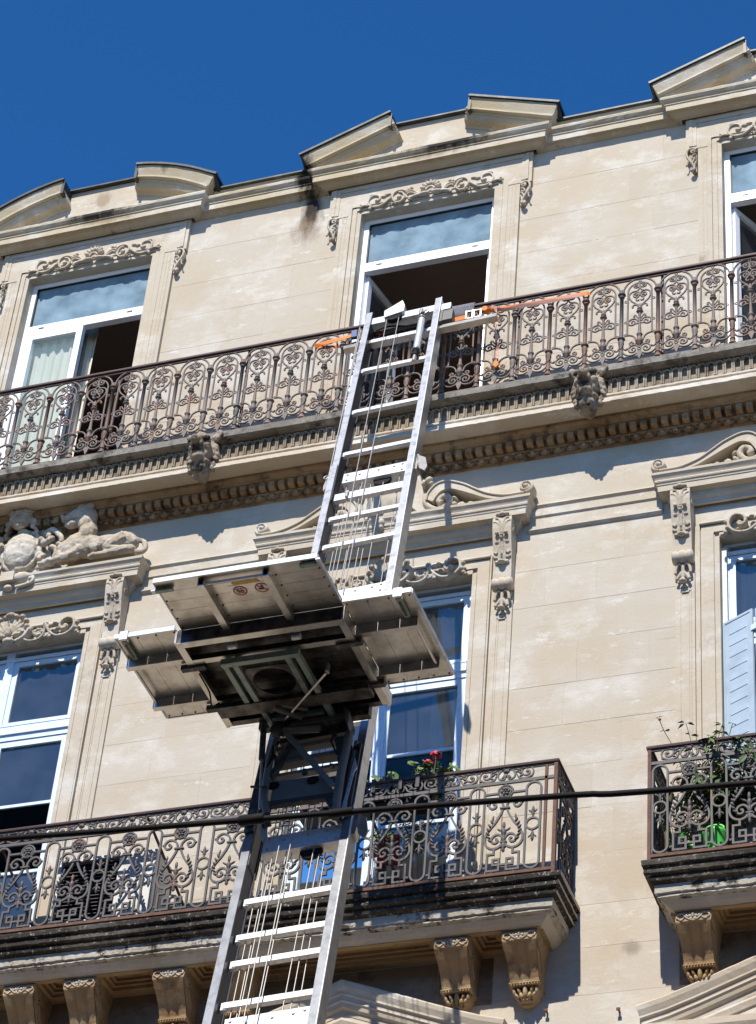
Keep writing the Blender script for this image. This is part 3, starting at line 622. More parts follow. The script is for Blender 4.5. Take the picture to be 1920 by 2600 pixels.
# ---- swan-neck scrolls and cartouche above the centre and right lower windows
def swan():
    m = MB()
    for s_ in (-1, 1):
        X = lambda x: s_ * x - .05
        out = cr([(1.19, 15.90), (1.02, 15.905), (.86, 15.96), (.74, 16.04), (.64, 16.11), (.50, 16.17), (.40, 16.155), (.33, 16.07), (.315, 15.99)], 5)
        inn = cr([(1.02, 15.855), (.87, 15.895), (.74, 15.965), (.64, 16.02), (.52, 16.075), (.44, 16.06), (.40, 16.01), (.375, 15.96)][::-1], 5)
        m.prism([(X(p[0]), p[1]) for p in out + inn] if s_ > 0 else [(X(p[0]), p[1]) for p in (out + inn)][::-1], -.165, .0)
        m.tube(y3([(X(p[0]), p[1] - .012) for p in out], -.172), .010, 5)
        m.tube(y3([(X(p[0]), p[1]) for p in spiral(1.20, 15.965, .062, .016, -1.6, 1.7, 26)], -.10), .019, 7, flat=((0, 1, 0), 4.0)); m.blob((X(1.20), -.12, 15.965), (.022, .07, .022))
        m.tube(y3([(X(p[0]), p[1]) for p in cr([(.30, 16.06), (.30, 15.98), (.34, 15.92), (.41, 15.88), (.48, 15.90), (.515, 15.96), (.49, 16.02), (.44, 16.01), (.42, 15.97), (.45, 15.945)], 5)], -.09), .034, 7, flat=((0, 1, 0), 2.4))
        m.prism([(X(p[0]), p[1]) for p in ([(.27, 15.855), (.45, 15.855), (.36, 15.93), (.30, 16.0), (.27, 16.1), (.24, 16.26), (.21, 16.38), (.14, 16.36), (.12, 16.2), (.14, 16.0)] if s_ > 0 else [(.27, 15.855), (.45, 15.855), (.36, 15.93), (.30, 16.0), (.27, 16.1), (.24, 16.26), (.21, 16.38), (.14, 16.36), (.12, 16.2), (.14, 16.0)][::-1])], -.13, 0)
        for (x, z, a, b, r) in ((.30, 16.25, .05, .025, .9), (.26, 16.22, .045, .02, 1.3), (.34, 16.20, .03, .02, .2), (.62, 15.905, .04, .035, 0), (.545, 15.92, .05, .02, .8), (.70, 15.90, .04, .016, .4), (.76, 15.89, .035, .014, .2), (.56, 15.99, .035, .014, -.6), (.83, 15.872, .03, .012, .2)): m.blob((X(x), -.10, z), (a, .05, b), s_ * r, 8, 5, .06)
    m.blob((-.05, -.10, 16.10), (.15, .07, .20), 0, 12, 8); m.blob((-.05, -.12, 15.90), (.10, .05, .05)); m.tube(y3([(p[0] - .05, p[1]) for p in arc(0, 16.10, .17, 0, 360, 20, .22)], -.08), .02, 6)
    for a in (0, 40, -40): m.blob((-.05 + .06 * sin(radians(a)) * 1.3, -.11, 16.42 + .08 * cos(radians(a))), (.028, .04, .06), -radians(a) * .8, 8, 5)
    m.blob((-.05, -.11, 16.40), (.05, .05, .03))
    for s_ in (-1, 1): m.blob((-.05 + s_ * .07, -.17, 15.79), (.03, .05, .045), 0); m.blob((-.05 + s_ * .07, -.17, 15.74), (.022, .04, .03), 0)
    return m
sw = swan().obj('swan_neck_pediment', M['trim'], B, (CX[1], 0, 0)); inst(sw, B, (CX[2], 0, 0))

# ---- left head: shield under a grotesque mask, with two lions lying on the shelf
def lion():
    m = MB(); b = m.blob; y = -.13
    b((.82, y, 16.10), (.25, .085, .085), -.05, 14, 9); b((.97, y, 16.09), (.145, .09, .10), -.3, 12, 9); b((.62, y, 16.10), (.15, .09, .11), .3, 12, 9); b((.50, y, 16.13), (.13, .10, .14), .3, 12, 9)
    b((.42, y - .01, 16.07), (.11, .10, .12), .2, 12, 9); b((.38, y - .02, 16.02), (.08, .08, .08)); b((.58, y, 16.26), (.085, .085, .13), -.25, 12, 8); b((.56, y, 16.38), (.085, .085, .11), -.1, 12, 8)
    b((.55, y, 16.47), (.095, .09, .10), 0, 12, 8); b((.47, y - .01, 16.49), (.10, .075, .07), .1, 12, 8); b((.40, y - .02, 16.47), (.085, .06, .048), .15, 10, 8); b((.345, y - .02, 16.465), (.05, .05, .04), .2)
    b((.43, y - .02, 16.385), (.075, .05, .03), .25); b((.37, y - .02, 16.39), (.03, .035, .025)); b((.58, y - .06, 16.53), (.05, .03, .04), .4); b((.47, y - .06, 16.52), (.035, .02, .018), .2); b((.50, y - .05, 16.555), (.05, .03, .02), .1); b((.31, y - .03, 16.49), (.022, .03, .02))
    m.tube([(.55, y - .03, 16.06), (.52, y - .05, 16.0), (.44, y - .06, 15.97), (.32, y - .06, 15.96)], .04, 8, rr=[.07, .055, .045, .035]); b((.28, y - .06, 15.945), (.06, .05, .035)); b((.23, y - .06, 15.935), (.04, .045, .03)); 
    for i in range(3): b((.20, y - .09 + .03 * i, 15.925), (.028, .016, .022))
    m.tube([(.99, y - .03, 16.10), (.90, y - .05, 16.05), (.84, y - .06, 16.02)], .06, 8, rr=[.085, .07, .05]); m.tube([(.84, y - .06, 16.0), (.95, y - .06, 15.97), (1.06, y - .05, 15.96)], .04, 8, rr=[.04, .035, .04])
    m.tube([(1.06, y - .06, 15.95), (.90, y - .07, 15.93), (.76, y - .07, 15.925)], .03, 8, rr=[.045, .034, .035]); b((.73, y - .07, 15.925), (.045, .04, .03)); b((1.07, y - .05, 15.955), (.045, .045, .045)); b((.84, y - .06, 16.01), (.055, .05, .05)); b((.52, y - .05, 16.0), (.05, .05, .05)); b((.69, y - .07, 15.92), (.03, .035, .024))
    m.tube(cr([(1.08, y, 16.10), (1.15, y + .01, 16.07), (1.185, y, 16.0), (1.17, y - .01, 15.94), (1.10, y - .03, 15.92)], 4), .026, 7)
    for i in range(4): b((.345 + .012 * i, y - .06, 16.13 - .045 * i), (.035, .035, .03), 0, 7, 5)
    b((.70, y - .06, 16.06), (.06, .04, .08), .2); b((.66, y - .07, 16.12), (.03, .02, .03))
    return m
lm = lion().obj('carved_lion', M['carve'], B, (CX[0], 0, .0), remesh=.0085, rough=.007)
l2 = lion().xf(lambda q: Vector((-q.x - .10, q.y, q.z))).obj('carved_lion', M['carve'], B, (CX[0], 0, 0), remesh=.012, rough=.006)
m = MB(); cx = -.08
m.blob((cx, -.13, 16.19), (.165, .075, .20), 0, 16, 10); m.tube([(cx + .185 * cos(a), -.10, 16.20 + .225 * sin(a)) for a in [2 * pi * i / 24 for i in range(24)]], .026, 7, closed=True)
m.blob((cx, -.13, 16.40), (.06, .05, .035)); m.blob((cx, -.10, 15.99), (.09, .05, .04)); m.prism([(cx - .25, 15.86), (cx + .25, 15.86), (cx + .3, 16.1), (cx + .22, 16.45), (cx - .22, 16.45), (cx - .3, 16.1)][::-1], -.07, 0)
for s_ in (-1, 1):
    m.tube(cr([(cx + s_ * .20, -.10, 16.36), (cx + s_ * .27, -.11, 16.40), (cx + s_ * .33, -.12, 16.36), (cx + s_ * .39, -.12, 16.28), (cx + s_ * .40, -.12, 16.22)], 3), .028, 7, rr=None); m.tube(cr([(cx + s_ * .30, -.11, 16.20), (cx + s_ * .36, -.12, 16.15), (cx + s_ * .36, -.12, 16.05), (cx + s_ * .28, -.11, 15.97)], 3), .026, 7)
    for (x, z, r) in ((.20, 16.27, .035), (.24, 16.23, .04), (.28, 16.25, .03), (.22, 16.10, .035), (.25, 16.08, .03), (.22, 16.05, .028), (.235, 15.98, .028), (.22, 15.94, .022), (.26, 15.95, .02), (.27, 16.31, .03), (.31, 16.27, .03)): m.blob((cx + s_ * x, -.14, z), (r, r, r), 0, 7, 5, .1)
m.obj('carved_shield', M['carve'], B, (CX[0], 0, 0), remesh=.0085, rough=.006)
m = MB(); cx = -.11
m.blob((cx, -.16, 16.53), (.125, .085, .085), 0, 14, 9); m.blob((cx, -.19, 16.59), (.14, .06, .035)); m.blob((cx, -.24, 16.545), (.035, .04, .03)); m.blob((cx, -.21, 16.48), (.085, .05, .028)); m.blob((cx, -.18, 16.44), (.06, .05, .03)); m.blob((cx, -.12, 16.68), (.13, .08, .07)); m.blob((cx, -.15, 16.66), (.10, .07, .03))
for s_ in (-1, 1):
    m.blob((cx + s_ * .06, -.225, 16.575), (.032, .03, .022)); m.blob((cx + s_ * .125, -.15, 16.50), (.035, .04, .045)); m.blob((cx + s_ * .13, -.16, 16.44), (.025, .03, .03)); m.tube([(cx + s_ * .1, -.14, 16.62), (cx + s_ * .2, -.11, 16.55), (cx + s_ * .30, -.09, 16.50)], .03, 7, rr=[.035, .028, .018]); m.tube([(cx + s_ * .12, -.12, 16.46), (cx + s_ * .16, -.12, 16.40), (cx + s_ * .13, -.13, 16.36)], .022, 7)
m.obj('carved_mask', M['carve'], B, (CX[0], 0, 0), remesh=.008, rough=.006)
m = MB(); m.lathe([(-.20, .03), (-.19, .055), (-.10, .06), (-.09, .052), (0, .052), (.09, .052), (.10, .06), (.17, .055), (.18, .03)], -.10, -.17, 15.82, 12, 'x'); m.tube(cr([(.08, -.18, 15.85), (.14, -.18, 15.81), (.13, -.18, 15.75), (.06, -.18, 15.73), (-.02, -.18, 15.72)], 4), .018, 6); m.blob((.12, -.18, 15.79), (.025, .03, .025)); m.blob((-.09, -.18, 15.72), (.045, .04, .03)); m.box(-.16, -.03, -.236, -.2, 15.77, 15.87)
m.obj('scroll_label', M['trim'], B, (CX[0], 0, 0))
# ================================================================== windows and rooms
def room(c, z0, z1, nm):
    m = MB(); x0, x1, y0, y1 = c - 1.5, c + 1.5, .365, 3.6
    m.add([(x0, y1, z0), (x1, y1, z0), (x1, y1, z1), (x0, y1, z1)], [(0, 1, 2, 3)]); m.add([(x0, y0, z0), (x0, y1, z0), (x0, y1, z1), (x0, y0, z1)], [(0, 1, 2, 3)]); m.add([(x1, y0, z0), (x1, y1, z0), (x1, y1, z1), (x1, y0, z1)], [(0, 1, 2, 3)])
    r = m.obj('room_wall', M['room'], B); MB().add([(x0, y0, z1), (x1, y0, z1), (x1, y1, z1), (x0, y1, z1)], [(0, 1, 2, 3)]).obj('ceiling', M['ceil'], r)
    MB().add([(x0, y0, z0), (x1, y0, z0), (x1, y1, z0), (x0, y1, z0)], [(0, 1, 2, 3)]).obj('room_floor', M['floor'], r)
for c in CX: room(c, 17.01, 20.15, 'u'); room(c, 11.81, 15.45, 'l')

def frame_ring(m, x0, x1, z0, z1, w, y0, y1, wb=None):
    wb = w if wb is None else wb
    m.box(x0, x0 + w, y0, y1, z0, z1); m.box(x1 - w, x1, y0, y1, z0, z1); m.box(x0 + w, x1 - w, y0, y1, z1 - w, z1); m.box(x0 + w, x1 - w, y0, y1, z0, z0 + wb)
def sash(name, parent, mt, gl, x0, x1, z0, z1, w, y0, y1, bars=(), bead=.006):
    m = MB(); frame_ring(m, x0, x1, z0, z1, w, y0, y1)
    for z in bars: m.box(x0 + w, x1 - w, y0 + .006, y1 - .006, z - .014, z + .014)
    b = MB(); s_ = m.obj(name, mt, parent); zs = [z0 + w] + [q for z in bars for q in (z - .014, z + .014)] + [z1 - w]
    for a, b_ in zip(zs[::2], zs[1::2]):
        MB().add([(x0 + w, (y0 + y1) / 2, a), (x1 - w, (y0 + y1) / 2, a), (x1 - w, (y0 + y1) / 2, b_), (x0 + w, (y0 + y1) / 2, b_)], [(0, 1, 2, 3)]).obj('glass_pane', gl, s_)
    return s_
UPW = []
for i, c in enumerate(CX):
    x0, x1 = c + UO[0], c + UO[1]
    wn = MB(); frame_ring(wn, x0 - .01, x1 + .01, 17.045, 19.97, .062, .085, .15, .05); wn.box(x0 + .05, x1 - .05, .080, .15, 19.245, 19.36)
    wn = wn.obj('upper_window', M['pvc'], B); UPW.append(wn)
    MB().add([(x0 + .05, .12, 19.36), (x1 - .05, .12, 19.36), (x1 - .05, .12, 19.908), (x0 + .05, .12, 19.908)], [(0, 1, 2, 3)]).obj('transom_pane', M['dusty'], wn)
    g = MB(); frame_ring(g, x0 + .052, x1 - .052, 19.355, 19.915, .010, .094, .13); g.obj('glazing_gasket', M['soil'], wn)
    for dx in (-.50, .46): v = MB(); v.box(c + dx - .028, c + dx + .028, .077, .082, 19.305, 19.322); v.obj('drain_slot', M['soil'], wn)
# closed and open casements of the upper windows
def swung(name, parent, mt, gl, hx, w_, z0, z1, ang, right=False, y=.15):
    """casement leaf hinged at hx and swung into the room by ang degrees"""
    m = MB(); frame_ring(m, 0, w_, z0, z1, .062, -.03, .03); s_ = m.obj(name, mt, parent); s_.location = (hx, y, 0); s_.rotation_euler = (0, 0, radians(ang))
    MB().add([(.06, 0, z0 + .06), (w_ - .06, 0, z0 + .06), (w_ - .06, 0, z1 - .06), (.06, 0, z1 - .06)], [(0, 1, 2, 3)]).obj('glass_pane', gl, s_); return s_
c = CX[0]; s_ = sash('casement', UPW[0], M['pvc'], M['glass2'], c - .635, c - .028, 17.09, 19.235, .066, .078, .14)
h = MB(); h.box(c - .040, c - .030, .145, .165, 17.2, 19.2); h.obj('gasket', M['soil'], s_)
swung('casement', UPW[0], M['pvc'], M['glass'], c + .60, .60, 17.09, 19.235, 95)
swung('casement', UPW[1], M['pvc'], M['glass'], CX[1] - .64, .60, 17.09, 19.235, 78); swung('casement', UPW[1], M['pvc'], M['glass'], CX[1] + .60, .60, 17.09, 19.235, 97)
swung('casement', UPW[2], M['pvc'], M['glass'], CX[2] - .64, .60, 17.09, 19.235, 62); swung('casement', UPW[2], M['pvc'], M['glass'], CX[2] + .60, .60, 17.09, 19.235, 100)

for i, c in enumerate(CX):
    x0, x1 = c + LO[0], c + LO[1]
    m = MB(); frame_ring(m, x0 - .01, x1 + .01, 11.86, 15.24, .058, .105, .17); m.box(x0 + .04, x1 - .04, .088, .17, 14.29, 14.378); m.box(x0 + .04, x1 - .04, .098, .17, 14.225, 14.29)
    m.box(x0 + .04, x1 - .04, .094, .105, 15.09, 15.125); m.box(c - .125, c - .045, .098, .17, 14.378, 15.20)
    wn = m.obj('lower_window', M['paint'], B)
    w2 = MB(); w2.box(x0 + .04, x1 - .04, .084, .10, 14.37, 14.385); w2.box(x0 + .04, x1 - .04, .080, .10, 14.283, 14.298); w2.obj('weather_bar', M['paint'], wn)
    for (a, b) in ((x0 + .05, c - .122), (c - .048, x1 - .05)):
        sash('fanlight', wn, M['paint'], M['glass'], a, b, 14.378, 15.09, .052, .112, .155)
    sash('casement', wn, M['paint'], M['glass'], x0 + .05, c - .070, 11.90, 14.222, .060, .108, .155, bars=(13.54, 12.86)); sash('casement', wn, M['paint'], M['glass'], c - .070 + .001, x1 - .05, 11.90, 14.222, .060, .108, .155, bars=(13.54, 12.86))
    k = MB(); k.box(c - .10, c - .04, .090, .108, 11.9, 14.22); k.obj('cover_bead', M['paint'], wn)
# louvred folding shutter on the right lower window
def leaf(parent, loc, rot, w_, z0, z1, rows):
    m = MB(); frame_ring(m, 0, w_, z0, z1, .022, -.010, .010); m.box(.022, w_ - .022, -.005, .005, z0 + .02, z1 - .02)
    s_ = m.obj('shutter_leaf', M['shut'], parent); s_.location = loc; s_.rotation_euler = (0, 0, radians(rot))
    q = MB(); q.add([(.06, -.006, 0), (w_ - .06, -.006, .0), (w_ - .06, -.006, .055), (.06, -.006, .055), (.065, -.0085, .004), (w_ - .065, -.0085, .004)], [(0, 1, 5, 4), (4, 5, 2, 3), (0, 4, 3), (1, 2, 5)])
    l0 = None
    for k in range(rows):
        z = z1 - .15 - .112 * k
        if l0 is None: l0 = q.obj('louvre', M['shut'], s_, (0, 0, z))
        else: inst(l0, s_, (0, 0, z))
    h = MB();
    for z in (z1 - .22, z1 - 1.35): h.box(w_ - .01, w_ + .05, -.018, .018, z, z + .05)
    h.obj('hinge', M['paint'], s_)
SH = tag(bpy.data.objects.new('folding_shutter', None), None, None); COL.objects.link(SH); SH.parent = B; SH.location = (CX[2] - .765, .045, 0)
leaf(SH, (0, 0, 0), -28, .30, 12.0, 14.35, 15); leaf(SH, (.29, -.145, 0), 62, .25, 12.0, 14.35, 15)
m = MB(); m.box(CX[2] - .775, CX[2] - .735, .062, .075, 11.9, 15.15); m.obj('jamb_board', M['wood'], B)

# ================================================================== lower balconies
OF = lambda pr: [(a + .23, b) for a, b in pr]
BP = [(0, 11.842), (.003, 11.83), (0, 11.80), (-.03, 11.79), (-.032, 11.775), (-.014, 11.765), (-.012, 11.735), (-.05, 11.722), (-.052, 11.712), (-.036, 11.70), (-.042, 11.682), (-.078, 11.668)]
BF = [(-.0785, 11.667), (-.080, 11.602), (-.098, 11.596), (-.094, 11.578), (-.125, 11.565)]
BC = [(-.1255, 11.564), (-.15, 11.535), (-.185, 11.508), (-.21, 11.502)]
def balcony(path, xa, xb, cors):
    b0 = MB().sweep(path, OF(BP + [(-.2, 11.668), (-.2, 11.842)]), guard=.0, jit=.0035, step=.03, jmask=tuple(range(1, 12))).obj('lower_balcony', M['black'], B); side_material(b0, M['trim'])
    m = MB(); m.box(xa + .19, xb - .19, -.345, .0, 11.60, 11.838); m.obj('slab_core', M['grey'], b0)
    MB().sweep(path, OF(BF + [(-.2, 11.565), (-.2, 11.667)]), guard=.0, jit=.0045, step=.025, jmask=(1, 2, 3, 4)).obj('slab_fascia', M['chip'], b0); side_material(list(b0.children)[-1] if False else [q for q in b0.children if q.name.startswith('slab_fascia')][-1], M['trim'])
    MB().sweep(path, OF(BC + [(-.23, 11.502), (-.23, 11.564)]), guard=.0, jit=.002, step=.08, jmask=(1, 2)).obj('cove', M['trim'], b0)
    # coffered soffit between the corbels
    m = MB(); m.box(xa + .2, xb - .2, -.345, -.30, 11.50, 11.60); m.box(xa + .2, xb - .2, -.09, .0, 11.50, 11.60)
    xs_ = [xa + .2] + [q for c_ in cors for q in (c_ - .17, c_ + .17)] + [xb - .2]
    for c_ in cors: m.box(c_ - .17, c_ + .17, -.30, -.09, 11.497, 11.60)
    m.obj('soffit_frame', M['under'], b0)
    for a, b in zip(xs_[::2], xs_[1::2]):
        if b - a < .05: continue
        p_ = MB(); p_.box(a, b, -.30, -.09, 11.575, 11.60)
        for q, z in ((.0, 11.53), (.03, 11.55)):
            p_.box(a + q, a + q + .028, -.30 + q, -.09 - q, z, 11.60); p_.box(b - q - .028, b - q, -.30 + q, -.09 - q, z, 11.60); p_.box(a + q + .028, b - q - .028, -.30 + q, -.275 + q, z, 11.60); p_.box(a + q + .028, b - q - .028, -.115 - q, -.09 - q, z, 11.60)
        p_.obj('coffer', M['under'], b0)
    return b0
XE = -4.557
C1 = [CX[0] - 1.45, CX[0] - .935, CX[0] + .845, CX[0] + 1.36, CX[1] - 1.45, CX[1] - .935, CX[1] + .80, CX[1] + 1.32]
C2 = [CX[2] - .94, CX[2] + .81, CX[2] + 1.33]
LB = balcony([(XL, -.303), (XE - .23, -.303), (XE - .23, 0)], XL, XE, C1); RB = balcony([(-3.725, 0), (-3.725, -.303), (XR, -.303)], -3.955, XR, C2)
def corbel():
    m = MB(); pr = [(-.322, 11.505, .137), (-.330, 11.49, .137), (-.334, 11.418, .130), (-.318, 11.409, .126), (-.300, 11.385, .122), (-.272, 11.350, .119), (-.235, 11.312, .116), (-.198, 11.270, .113), (-.168, 11.225, .111), (-.150, 11.19, .110), (-.144, 11.165, .110)]
    nx = 18
    for (y, z, k), (y2, z2, k2) in zip(pr, pr[1:]):
        for j in range(nx):
            t0, t1 = j / nx, (j + 1) / nx
            f = lambda t, kk: (-kk + 2 * kk * t); rg = lambda t, zz: 0 if zz > 11.41 else .020 * (1 if abs(t - .5) < .09 else (.3 + .7 * abs(sin(pi * t * 3.0))) if .12 < t < .88 else 1.25) - .012
            m.add([(f(t0, k), y - rg(t0, z), z), (f(t1, k), y - rg(t1, z), z), (f(t1, k2), y2 - rg(t1, z2), z2), (f(t0, k2), y2 - rg(t0, z2), z2)], [(0, 1, 2, 3)], z < 11.415)
        for s_ in (-1, 1): m.add([(s_ * k, y, z), (s_ * k, 0, z), (s_ * k2, 0, z2), (s_ * k2, y2, z2)], [(0, 1, 2, 3) if s_ < 0 else (3, 2, 1, 0)])
    m.box(-.118, .118, -.160, 0, 11.145, 11.166)
    for k in range(11): m.blob((-.11 + .022 * k, -.163, 11.158), (.009, .009, .009), 0, 6, 4)
    for s_ in (-1, 1): m.tube([(s_ * .13, p[0] - .245, p[1]) for p in spiral(0, 11.43, .052, .010, 3.3, 1.5, 20)], .009, 6); m.tube([(s_ * .122, -.20, 11.38), (s_ * .118, -.15, 11.32), (s_ * .114, -.10, 11.26)], .009, 6); m.blob((s_ * .131, -.245, 11.43), (.008, .03, .035), 0, 8, 5)
    return m
def corbel_leaf():
    m = MB(); m.prism([(-.108, 11.145), (.108, 11.145), (.085, 11.08), (.04, 11.035), (-.04, 11.035), (-.085, 11.08)][::-1], -.09, 0)
    for s_ in (-1, 0, 1):
        for (x, z, rx, rz, r) in ((.05, 11.12, .016, .035, -.4), (.085, 11.11, .016, .04, -.2), (.03, 11.075, .018, .035, -.3), (.065, 11.075, .014, .03, -.5)):
            if s_: m.blob((s_ * x, -.10, z), (rx, .045, rz), s_ * r, 7, 5)
    m.blob((0, -.12, 11.10), (.018, .035, .055)); m.blob((0, -.085, 11.045), (.045, .04, .016)); m.blob((0, -.05, 11.03), (.05, .03, .02))
    return m
def corbel_flower():
    m = MB(); y = -.336
    for i in range(5): a = radians(90 + 72 * i); m.blob((.024 * cos(a), y, 11.450 + .020 * sin(a)), (.015, .012, .014), 0, 7, 5)
    m.blob((0, y - .006, 11.450), (.009, .012, .009))
    for s_ in (-1, 1):
        m.tube(y3([(s_ * p[0], p[1]) for p in cr([(.0, 11.420), (.03, 11.430), (.055, 11.450), (.075, 11.475), (.10, 11.475), (.12, 11.460), (.115, 11.440), (.10, 11.443)], 3)], y), .008, 5); m.tube(y3([(s_ * p[0], p[1]) for p in cr([(.065, 11.445), (.085, 11.427), (.10, 11.430), (.105, 11.445)], 3)], y), .007, 5); m.blob((s_ * .045, y, 11.460), (.010, .010, .020), -s_ * .5, 6, 4)
    return m
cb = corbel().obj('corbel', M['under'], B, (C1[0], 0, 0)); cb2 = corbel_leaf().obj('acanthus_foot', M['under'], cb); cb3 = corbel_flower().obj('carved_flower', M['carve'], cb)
for x in C1[1:] + C2:
    k = inst(cb, B, (x, 0, 0))
    for ch in (cb2, cb3): inst(ch, k)
# ground-floor window heads poking in at the bottom
for c in CX:
    c -= .12; pth = [(c - 1.29, 10.905), (c - 1.10, 10.955), (c - .9, 11.025), (c, 11.375), (c + .9, 11.025), (c + 1.10, 10.955), (c + 1.29, 10.905)]
    o = MB().sweep(pth, [(.0, 0), (.12, 0), (.126, .012), (.12, .045), (.10, .085), (.10, .10), (.082, .11), (.078, .13), (.082, .145), (.07, .155), (.06, .185), (.035, .20), (.03, .235), (0, .235)], 'xz', jit=.002, step=.04, jmask=(1, 2, 3, 4)).obj('lower_pediment', M['trim'], B)
    m = MB(); m.prism([(c - 1.2, 10.3), (c + 1.2, 10.3), (c + 1.1, 10.83), (c, 11.18), (c - 1.1, 10.83)][::-1], -.025, .0); m.sweep([(c - .95, 10.75), (c, 11.09), (c + .95, 10.75)], [(0, 0), (.05, 0), (.055, .02), (.045, .045), (.04, .06), (0, .06)], 'xz'); m.obj('pediment_field', M['trim'], o)
    MB().sweep([(c - 1.29, 0), (c + 1.29, 0)], [(0, 10.66), (.10, 10.66), (.12, 10.70), (.12, 10.75), (0, 10.76)]).obj('pediment_base', M['trim'], o)
for (x, z) in ((-4.24, 10.93), (-4.78, 10.98)):
    m = MB(); m.tube([(x, .0, z), (x, -.05, z + .002)], .008, 6); m.box(x - .014, x + .014, -.052, -.04, z - .008, z + .012); m.obj('iron_stub', M['rust'], B)
m = MB(); m.tube([(-3.82, 0, 10.905), (-3.82, -.05, 10.905)], .012, 8); m.box(-3.845, -3.80, -.065, -.045, 10.895, 10.92); m.obj('cable_clip', M['gsteel'], B)
# ================================================================== iron railings
# the top storey stands 15 cm behind the wall plane below it (its bays are a little wider, measured at that plane)
KX, DY, DZ = 1.0094, .15, .16
for o in list(B.children):
    q = o
    if o.type != 'MESH' or o.name.startswith(('upper_balcony', 'gargoyle')): continue
    if min(v.co.z for v in o.data.vertices) + o.location.z > 16.85:
        o.location = (o.location.x * KX, o.location.y + DY, o.location.z + DZ); o.scale.x = KX
def up_panel():
    Z = 17.512; m = MB(); T = lambda pts, r, n=6: m.tube([(p[0], 0, p[1] + Z) for p in pts], r, n)
    T([(-.147, .36)] + arc(0, .40, .147, 180, 0, 14) + [(.147, .36)], .0095); T([(-.110, -.125), (-.106, .39)] + arc(0, .39, .106, 180, 0, 12)[1:-1] + [(.106, .39), (.110, -.125)], .0085)
    for s_ in (-1, 1):
        C = lambda pts, r, k=4: T([(s_ * p[0], p[1]) for p in cr(pts, k)], r)
        C([(.040, .346), (.030, .338), (.022, .35), (.032, .366), (.05, .362), (.058, .345), (.05, .325), (.030, .318), (.010, .33), (.004, .355), (.018, .383), (.05, .392), (.084, .375), (.096, .335), (.082, .29), (.05, .25), (.018, .222)], .0085)
        C([(.042, .462), (.032, .455), (.024, .466), (.034, .48), (.05, .476), (.056, .460), (.046, .44), (.025, .435), (.006, .447), (.003, .475), (.018, .492)], .008); C([(.004, .45), (.003, .43), (.014, .405), (.038, .392)], .008)
        C([(.008, .285), (.018, .272), (.033, .285), (.03, .305), (.012, .322)], .008); C([(.010, .19), (.020, .212), (.042, .224), (.062, .214), (.066, .198), (.058, .192)], .0085)
        C([(.016, .02), (.030, .045), (.065, .055), (.097, .035), (.1, .003), (.078, -.018), (.05, -.012), (.040, .008), (.052, .027), (.070, .022), (.070, .006)], .0085); T([(s_ * .010, -.003), (s_ * .05, -.010)], .007)
        C([(.012, .055), (.026, .078), (.036, .095), (.050, .092), (.052, .076), (.040, .072)], .0075)
        C([(.122, -.133), (.085, -.138), (.053, -.158), (.036, -.19), (.032, -.215)], .009); C([(.030, -.245), (.052, -.262), (.078, -.258), (.088, -.238), (.076, -.222), (.060, -.226), (.058, -.24), (.070, -.244)], .009)
        C([(.008, -.298), (.018, -.28), (.045, -.265), (.078, -.272), (.096, -.302), (.085, -.337), (.055, -.345), (.036, -.326), (.040, -.302), (.058, -.295), (.070, -.308), (.060, -.32)], .009)
        C([(.008, -.335), (.03, -.365), (.07, -.38), (.11, -.372), (.14, -.343), (.152, -.31)], .009); C([(.150, -.265), (.138, -.292), (.122, -.306), (.110, -.298)], .0085); m.blob((s_ * .110, 0, -.297 + Z), (.011, .011, .011))
        for z in (.279, .025, -.129): m.tube([(s_ * .124 + .012 * cos(a), 0, Z + z + .012 * sin(a)) for a in [2 * pi * i / 8 for i in range(8)]], .005, 5, closed=True)
    m.tube([(.012 * cos(a), 0, Z + .522 + .012 * sin(a)) for a in [2 * pi * i / 8 for i in range(8)]], .005, 5, closed=True); m.tube([(.016 * cos(a), -.006, Z - .315 + .016 * sin(a)) for a in [2 * pi * i / 10 for i in range(10)]], .007, 5, closed=True)
    m.lathe([(.240, .002), (.215, .014), (.19, .019), (.178, .015), (.174, .024), (.164, .024), (.158, .013), (.147, .018), (.136, .033), (.127, .018), (.12, .012), (.105, .015), (.095, .011), (.0, .011), (-.11, .016), (-.13, .018), (-.138, .028), (-.148, .028), (-.156, .019), (-.20, .026), (-.232, .036), (-.240, .028), (-.258, .026), (-.27, .014), (-.30, .010)], 0, 0, Z, 8)
    m.prism([(0, Z - .335), (.026, Z - .368), (0, Z - .437), (-.026, Z - .368)], -.008, .008); return m
def up_post():
    Z = 17.512; m = MB()
    m.lathe([(-.452, .036), (-.438, .036), (-.432, .026), (-.415, .026), (-.405, .020), (-.398, .020), (-.396, .026), (-.386, .026), (-.383, .019), (-.30, .019), (-.25, .021), (-.222, .026), (-.19, .024), (-.178, .018), (-.172, .034), (-.160, .036), (-.152, .022), (-.145, .018), (.335, .0165), (.338, .024), (.35, .024), (.353, .018), (.362, .020), (.368, .036), (.380, .036), (.388, .022), (.398, .024), (.404, .018), (.43, .012)], 0, 0, Z, 8)
    for s_ in (-1, 1): m.tube([(s_ * .008, -.018, Z - .19), (s_ * .02, -.02, Z - .22), (s_ * .016, -.018, Z - .265), (s_ * .0, -.02, Z - .30)], .004, 5)
    return m
RZ = 17.512; YU = -.31; PU = .3262
UR = MB(); UR.sweep([(XL, YU), (XR, YU)], [(-.024, 18.070), (.024, 18.070), (.026, 18.078), (.024, 18.094), (.012, 18.104), (-.012, 18.104), (-.024, 18.094)]); UR = UR.obj('upper_railing', M['rail'], B)
m = MB(); m.box(XL, XR, YU - .010, YU + .010, 18.048, 18.069); m.box(XL, XR, YU - .020, YU + .020, 17.046, 17.060); m.obj('rail_bar', M['rail'], UR)
